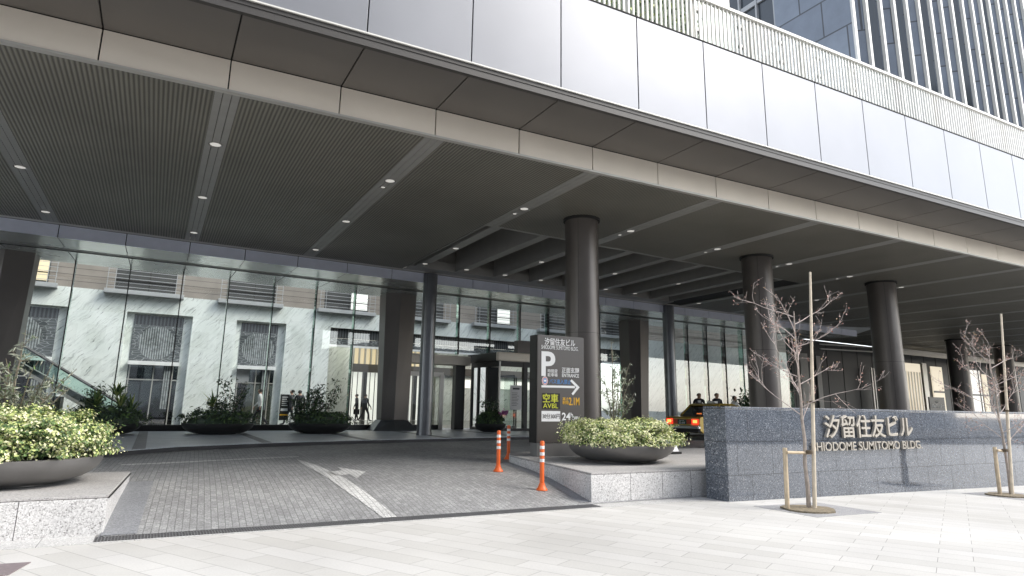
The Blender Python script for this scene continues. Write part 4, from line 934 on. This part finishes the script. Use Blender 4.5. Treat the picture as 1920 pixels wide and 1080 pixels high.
b = MB(); b.prism([(-2.2, 7.4), (onz(10, 1080, 0).x + .02, 7.9), (onz(58, 1055, 0).x, onz(58, 1055, 0).y), (-2.4, onz(0, 1058, 0).y + .1)], -.02, .008); tag(b.build('cover_plate', 'manhole'), 'dark reddish ground cover plate at the lower left corner', 'ground cover')

# ------------------------------------------------------------------ taxi
def taxi(cx, cy, z, ang):
    t = thing('taxi', 'gold taxi sedan with glowing red tail lights stopped behind the granite wall', 'taxi', (cx, cy, z))
    h = Vector((math.sin(ang), math.cos(ang), 0)); l = Vector((-h.y, h.x, 0)); O = Vector((cx, cy, z))
    W = lambda a, b_, c: tuple(O + h * a + l * b_ + Vector((0, 0, c)))      # a forward from the rear, b left, c up
    def lf(secs, name, m_, bev=0., parent=t):
        q = MB(); q.loft([[W(*p) for p in s] for s in secs]); return q.build(name, m_, parent, bev)
    # lower body: sections across the width (closed side outline), inset at the flanks
    side = [(0.02, .38), (.0, .55), (.03, .84), (.10, .90), (1.05, .93), (1.25, .94), (3.2, .96), (3.45, .93), (4.5, .83), (4.62, .70), (4.64, .40), (4.4, .24), (4.05, .22), (3.95, .52), (3.7, .64), (3.45, .52), (3.35, .22), (1.4, .22), (1.3, .52), (1.05, .64), (.8, .52), (.7, .24), (.2, .26)]
    lf([[(a, b_, c) for a, c in side] for b_ in (-.845, -.80)] , 'side_panel', 'taxi yellow', .01)
    lf([[(a, b_, c) for a, c in side] for b_ in (.80, .845)], 'side_panel', 'taxi yellow', .01)
    lf([[(a + .005, b_, c - .004) for a, c in side] for b_ in (-.799, .799)], 'body', 'taxi gold', .01)
    g = [(.92, .93), (1.42, 1.36), (2.95, 1.37), (3.5, .955)]
    def cab(w0, w1, top): return [[(a, s * (w0 if c < 1 else w1), c) for a, c in g] for s in (-1, 1)]
    lf(cab(.76, .62, 1), 'cabin_glass', 'car glass')
    q = MB()
    for s in (-1, 1):
        for (a0, c0, b0, a1, c1, b1, wd) in ((.93, .93, .77, 1.43, 1.365, .63, .05), (3.5, .955, .77, 2.95, 1.37, .63, .035), (1.62, .94, .775, 1.66, 1.37, .635, .05), (2.5, .95, .775, 2.45, 1.37, .635, .035)):
            q = MB(); q.tube([W(a0, s * b0, c0), W(a1, s * b1, c1)], wd, 6); q.build('roof_pillar', 'taxi gold', t)
    lf([[(1.36, -.64, 1.36), (1.36, .64, 1.36), (1.36, .60, 1.41), (1.36, -.60, 1.41)], [(1.6, -.66, 1.385), (1.6, .66, 1.385), (1.6, .60, 1.455), (1.6, -.60, 1.455)], [(2.7, -.65, 1.385), (2.7, .65, 1.385), (2.7, .60, 1.455), (2.7, -.60, 1.455)], [(3.02, -.62, 1.345), (3.02, .62, 1.345), (3.02, .58, 1.39), (3.02, -.58, 1.39)]], 'roof', 'taxi gold', .01)
    q = MB()
    for k in range(2):
        q.loft([[W(1.5 + .9 * k, -.55, .6), W(1.7 + .9 * k, -.55, .6), W(1.6 + .9 * k, -.55, 1.15), W(1.48 + .9 * k, -.55, 1.15)], [W(1.5 + .9 * k, .55, .6), W(1.7 + .9 * k, .55, .6), W(1.6 + .9 * k, .55, 1.15), W(1.48 + .9 * k, .55, 1.15)]])
    q.build('seat', 'suit', t)
    def bx(a0, a1, b0, b1, c0, c1, name, m_, bev=0., parent=t):
        q = MB(); q.loft([[W(a0, b0, c0), W(a1, b0, c0), W(a1, b1, c0), W(a0, b1, c0)], [W(a0, b0, c1), W(a1, b0, c1), W(a1, b1, c1), W(a0, b1, c1)]]); return q.build(name, m_, parent, bev)
    bx(-.012, .0, -.78, .78, .62, .80, 'rear_garnish', 'taxi red')
    for s in (1, -1):
        tl = bx(-.03, -.005, s * .80, s * .46, .60, .82, 'tail_light', 'tail light', .01)
        bx(-.036, -.031, s * .74, s * .54, .66, .78, 'bulb', 'lamp core', 0, tl)
    bx(-.04, -.014, -.21, .21, .60, .79, 'number_plate', 'plate')
    q = MB(); q.loft([[W(-.045, .15, .66), W(-.041, .15, .66), W(-.041, -.15, .66), W(-.045, -.15, .66)], [W(-.045, .15, .73), W(-.041, .15, .73), W(-.041, -.15, .73), W(-.045, -.15, .73)]])
    fr = lambda u, v, d: W(-.041 - d, -u, v)
    text('22-59', 'plate_lettering', 'white', t, fr, -.15, .15, .62, .70, .003, .01); text('品川 500', 'plate_lettering', 'white', t, fr, -.11, .11, .725, .77, .003, .005)
    bx(-.11, .06, -.85, .85, .42, .56, 'rear_bumper', 'chrome', .03); bx(-.105, .05, -.84, .84, .28, .42, 'bumper_skirt', 'rubber', .02)
    bx(1.13, 1.19, -.11, .11, 1.0, 1.05, 'brake_light', 'lamp core')
    bx(.9, 3.0, -.852, -.846, .72, .82, 'side_stripe', 'taxi red')
    bx(2.0, 2.22, -.22, .22, 1.456, 1.56, 'roof_lamp', 'white', .03)
    for a in (1.05, 3.7):
        for s in (1, -1):
            q = MB(); n = 24
            q.loft([[W(a + .31 * rr_ * math.cos(2 * math.pi * k / n), b_, .31 + .31 * rr_ * math.sin(2 * math.pi * k / n)) for k in range(n)] for b_, rr_ in ((s * .62, .9), (s * .64, 1), (s * .80, 1), (s * .82, .9))]); wh = q.build('wheel', 'rubber', t)
            q = MB(); q.loft([[W(a + r_ * math.cos(2 * math.pi * k / n), b_, .31 + r_ * math.sin(2 * math.pi * k / n)) for k in range(n)] for b_, r_ in ((s * .815, .19), (s * .832, .17))]); q.build('rim', 'chrome', wh)
taxi(19.15, 20.75, .40, R(80))

# ------------------------------------------------------------------ people
def person(label, x, y, z, face, pose, top='suit', legs='suit', h=1.72, group=None, bag=False):
    """face: heading in radians (0 = +Y, clockwise); pose: dict of offsets. One skinned body, cut into skin / jacket / trousers by height."""
    k = h / 1.72; lean = pose.get('lean', 0); st_ = pose.get('stride', 0); arm = pose.get('arm', 0)
    V = []; Rr = []; Ed = []
    def v(p, r): V.append(Vector(p) * k); Rr.append(r * k); return len(V) - 1
    def e(a, b_): Ed.append((a, b_))
    pel = v((0, 0, .93), .145); wst = v((0, lean * .25, 1.10), .135); chs = v((0, lean * .6, 1.30), .155); nk0 = v((0, lean * .9, 1.44), .09); nk = v((0, lean * 1.02, 1.50), .055)
    hd = v((0, lean * 1.15 + .015, 1.60), .092); ht = v((0, lean * 1.2 + .01, 1.685), .075)
    for a, b_ in ((pel, wst), (wst, chs), (chs, nk0), (nk0, nk), (nk, hd), (hd, ht)): e(a, b_)
    ns_ = v((0, lean * 1.15 + .105, 1.585), .018); e(hd, ns_)
    for s in (-1, 1):
        er = v((s * .085, lean * 1.15 + .0, 1.60), .018); e(hd, er)
        sh = v((s * .19, lean * .9, 1.40), .065); el = v((s * .25, lean * .9 - .03 + arm * .1 * s, 1.13), .047); wr = v((s * .24, lean * .9 + .08 + arm * .22 * s, .90), .033); pm = v((s * .24, lean * .9 + .10 + arm * .25 * s, .82), .030)
        e(nk0, sh); e(sh, el); e(el, wr); e(wr, pm)
        for j, (dx, ln) in enumerate(((-.024, .062), (-.008, .072), (.008, .068), (.022, .052))):
            f1_ = v((s * .24 + .0, lean * .9 + .10 + arm * .25 * s + dx, .78), .010); f2_ = v((s * .232, lean * .9 + .105 + arm * .25 * s + dx, .80 - ln), .008); e(pm, f1_); e(f1_, f2_)
        th = v((s * .225, lean * .9 + .14 + arm * .25 * s, .80), .010); e(pm, th)
        hp = v((s * .095, 0, .86), .10); kn = v((s * .10, st_ * .16 * s + abs(st_) * .06, .48), .064); an = v((s * .10, st_ * .34 * s - abs(st_) * .05, .09), .045); toe = v((s * .115, st_ * .34 * s + .15, .035), .038)
        e(pel, hp); e(hp, kn); e(kn, an); e(an, toe)
    me = bpy.data.meshes.new('body'); me.from_pydata([p for p in V], Ed, []); o = bpy.data.objects.new('body', me); COL.objects.link(o)
    sk = o.modifiers.new('skin', 'SKIN'); sk.use_smooth_shade = True; ss = o.modifiers.new('sub', 'SUBSURF'); ss.levels = 1; ss.render_levels = 1
    for i, d in enumerate(me.skin_vertices[0].data): d.radius = (Rr[i] * (1.15 if i in (wst, chs, pel) else 1), Rr[i] * (.8 if i in (wst, chs, pel) else 1)); d.use_root = i == 0
    ev = bpy.data.meshes.new_from_object(o.evaluated_get(bpy.context.evaluated_depsgraph_get())); bpy.data.objects.remove(o)
    t = thing('person', label, 'person', (x, y, z), group)
    for nm in ('skin', top, legs, 'rubber', 'white shirt'): ev.materials.append(MATS[nm])
    for p in ev.polygons:
        c_ = p.center / k; ax = abs(c_.x)
        p.use_smooth = True
        p.material_index = 3 if c_.z < .085 else 2 if c_.z < .9 and ax < .19 else 0 if (ax > .17 and c_.z < .90) or c_.z > 1.475 else (4 if ax < .04 and c_.z > 1.28 and c_.y > lean * .7 + .06 else 1)
    bo = bpy.data.objects.new('body', ev); COL.objects.link(bo); bo.parent = t
    q = MB(); c0 = Vector((0, lean * 1.18, 1.635)) * k; rings = []
    for j in range(7):
        f = j / 6; zz = -.055 + .135 * f; rr_ = .105 * math.sqrt(max(.03, 1 - (max(0, zz) / .088) ** 2)); rings.append([(c0.x + rr_ * k * .93 * math.cos(a_ * .5236), c0.y + k * (-.018 + (rr_ * math.sin(a_ * .5236) if (math.sin(a_ * .5236) < .5 or zz > .035) else rr_ * .45)), c0.z + zz * k) for a_ in range(12)])
    q.loft(rings, True, True); hr = q.build('hair', 'hair'); hr.parent = t
    q = MB()
    for s in (-1, 1): q.box(s * .034 * k - .012, s * .034 * k + .012, (lean * 1.15 + .098) * k, (lean * 1.15 + .108) * k, 1.612 * k, 1.622 * k)
    q.box(-.024, .024, (lean * 1.15 + .094) * k, (lean * 1.15 + .104) * k, 1.545 * k, 1.552 * k); ey = q.build('eyes_and_mouth', 'hair'); ey.parent = t
    if bag:
        q = MB(); q.box(.22, .30, -.1, .28, .42, .76); q.tube([(.26, .0, .76), (.25, .08, .83), (.26, .18, .76)], .012, 5); bg_ = q.build('briefcase', 'rubber'); bg_.parent = t
    t.rotation_euler = (0, 0, -face); return t
def at_floor(x, y, Y, z=.5): p = onI(x, y, Y); return p.x, p.y, z
GP = 'people inside the hall'
for (x, Y, lab, face, pose, top, legs, bag) in (
    (684, 41.2, 'person in a dark suit walking right in the bright lobby doorway', R(70), {'stride': 1, 'arm': .8}, 'suit', 'suit', False),
    (669, 42.3, 'person in dark clothes standing with a bag at the lobby doorway', R(-60), {'stride': .3, 'lean': .06}, 'suit', 'suit', True),
    (545, 33.8, 'person in a grey suit walking left beside the black lobby board', R(-75), {'stride': 1, 'arm': .8}, 'grey suit', 'suit', False),
    (560, 34.4, 'person in a dark jacket seen from behind beside the grey suited walker', R(20), {'stride': .4}, 'suit', 'suit', False),
    (487, 33.2, 'person in a white shirt and dark trousers walking behind the glass', R(-80), {'stride': 1, 'arm': .6, 'lean': .05}, 'white shirt', 'suit', False)):
    p = onI(x, 770, Y); person(lab, p.x, p.y, .5, face, pose, top, legs, 1.74, GP, bag)
lbd = thing('lobby_board', 'black standing information board with white text inside the hall', 'sign', (6, 34, .5)); xa, xb = onI(524, 770, 33.9).x, onI(541, 770, 33.9).x
MB(SK).box(xa, xb, 33.9, 33.95, .75, 2.0).build('board', 'black frame', lbd); MB(SK).box(xa + .02, xb - .02, 33.88, 33.899, .98, 1.04).build('yellow_strip', 'yellow sign', lbd)
q = MB(SK)
for k in range(5): q.box(xa + .08, xb - .08 - .05 * (k % 2), 33.89, 33.899, 1.85 - k * .1, 1.885 - k * .1)
q.box(xa + .05, xb - .05, 33.89, 33.899, 1.2, 1.32); q.build('print', 'white', lbd); MB(SK).box(xa, xb, 33.8, 34.1, .5, .54).build('foot', 'pale metal', lbd)
for (x, y, Y, lab, face, pose, top, hh) in ((1309, 741, 22.0, 'person in a dark jacket bending towards the taxi roof', R(215), {'lean': .2}, 'suit', 1.86), (1343, 737, 22.0, 'person in dark clothes standing behind the middle of the taxi', R(195), {'lean': .03}, 'suit', 1.9), (1376, 744, 22.0, 'person in a white shirt standing behind the front of the taxi', R(170), {'lean': .03}, 'white shirt', 1.80)):
    p = onI(x, y, Y); person(lab, p.x, p.y, .5 if p.y > kerb_y(p.x) else .4, face, pose, top, 'suit', hh, 'people standing behind the taxi')

# ------------------------------------------------------------------ unseen blocks across the street, added for reflections and to darken the fascia
def city_block(x0_, x1_, y0_, y1_, hh, label):
    t = thing('unseen_building', label, 'building', ((x0_ + x1_) / 2, y1_, -.1)); MB().box(x0_, x1_, y0_, y1_, -.3, hh).build('wall', 'city wall', t); q = MB()
    z = 4
    while z < hh - 2:
        x = x0_ + 1
        while x < x1_ - 2: q.box(x, x + 1.7, y1_ + .01, y1_ + .05, z, z + 1.9); x += 2.6
        z += 3.6
    q.build('windows', 'city glass', t)
city_block(-70, 27, -60, -27, 44, 'tall pale unseen office block across the street, shaped to darken the fascia'); city_block(34, 90, -60, -30, 10, 'low pale unseen block across the street, added for reflections')
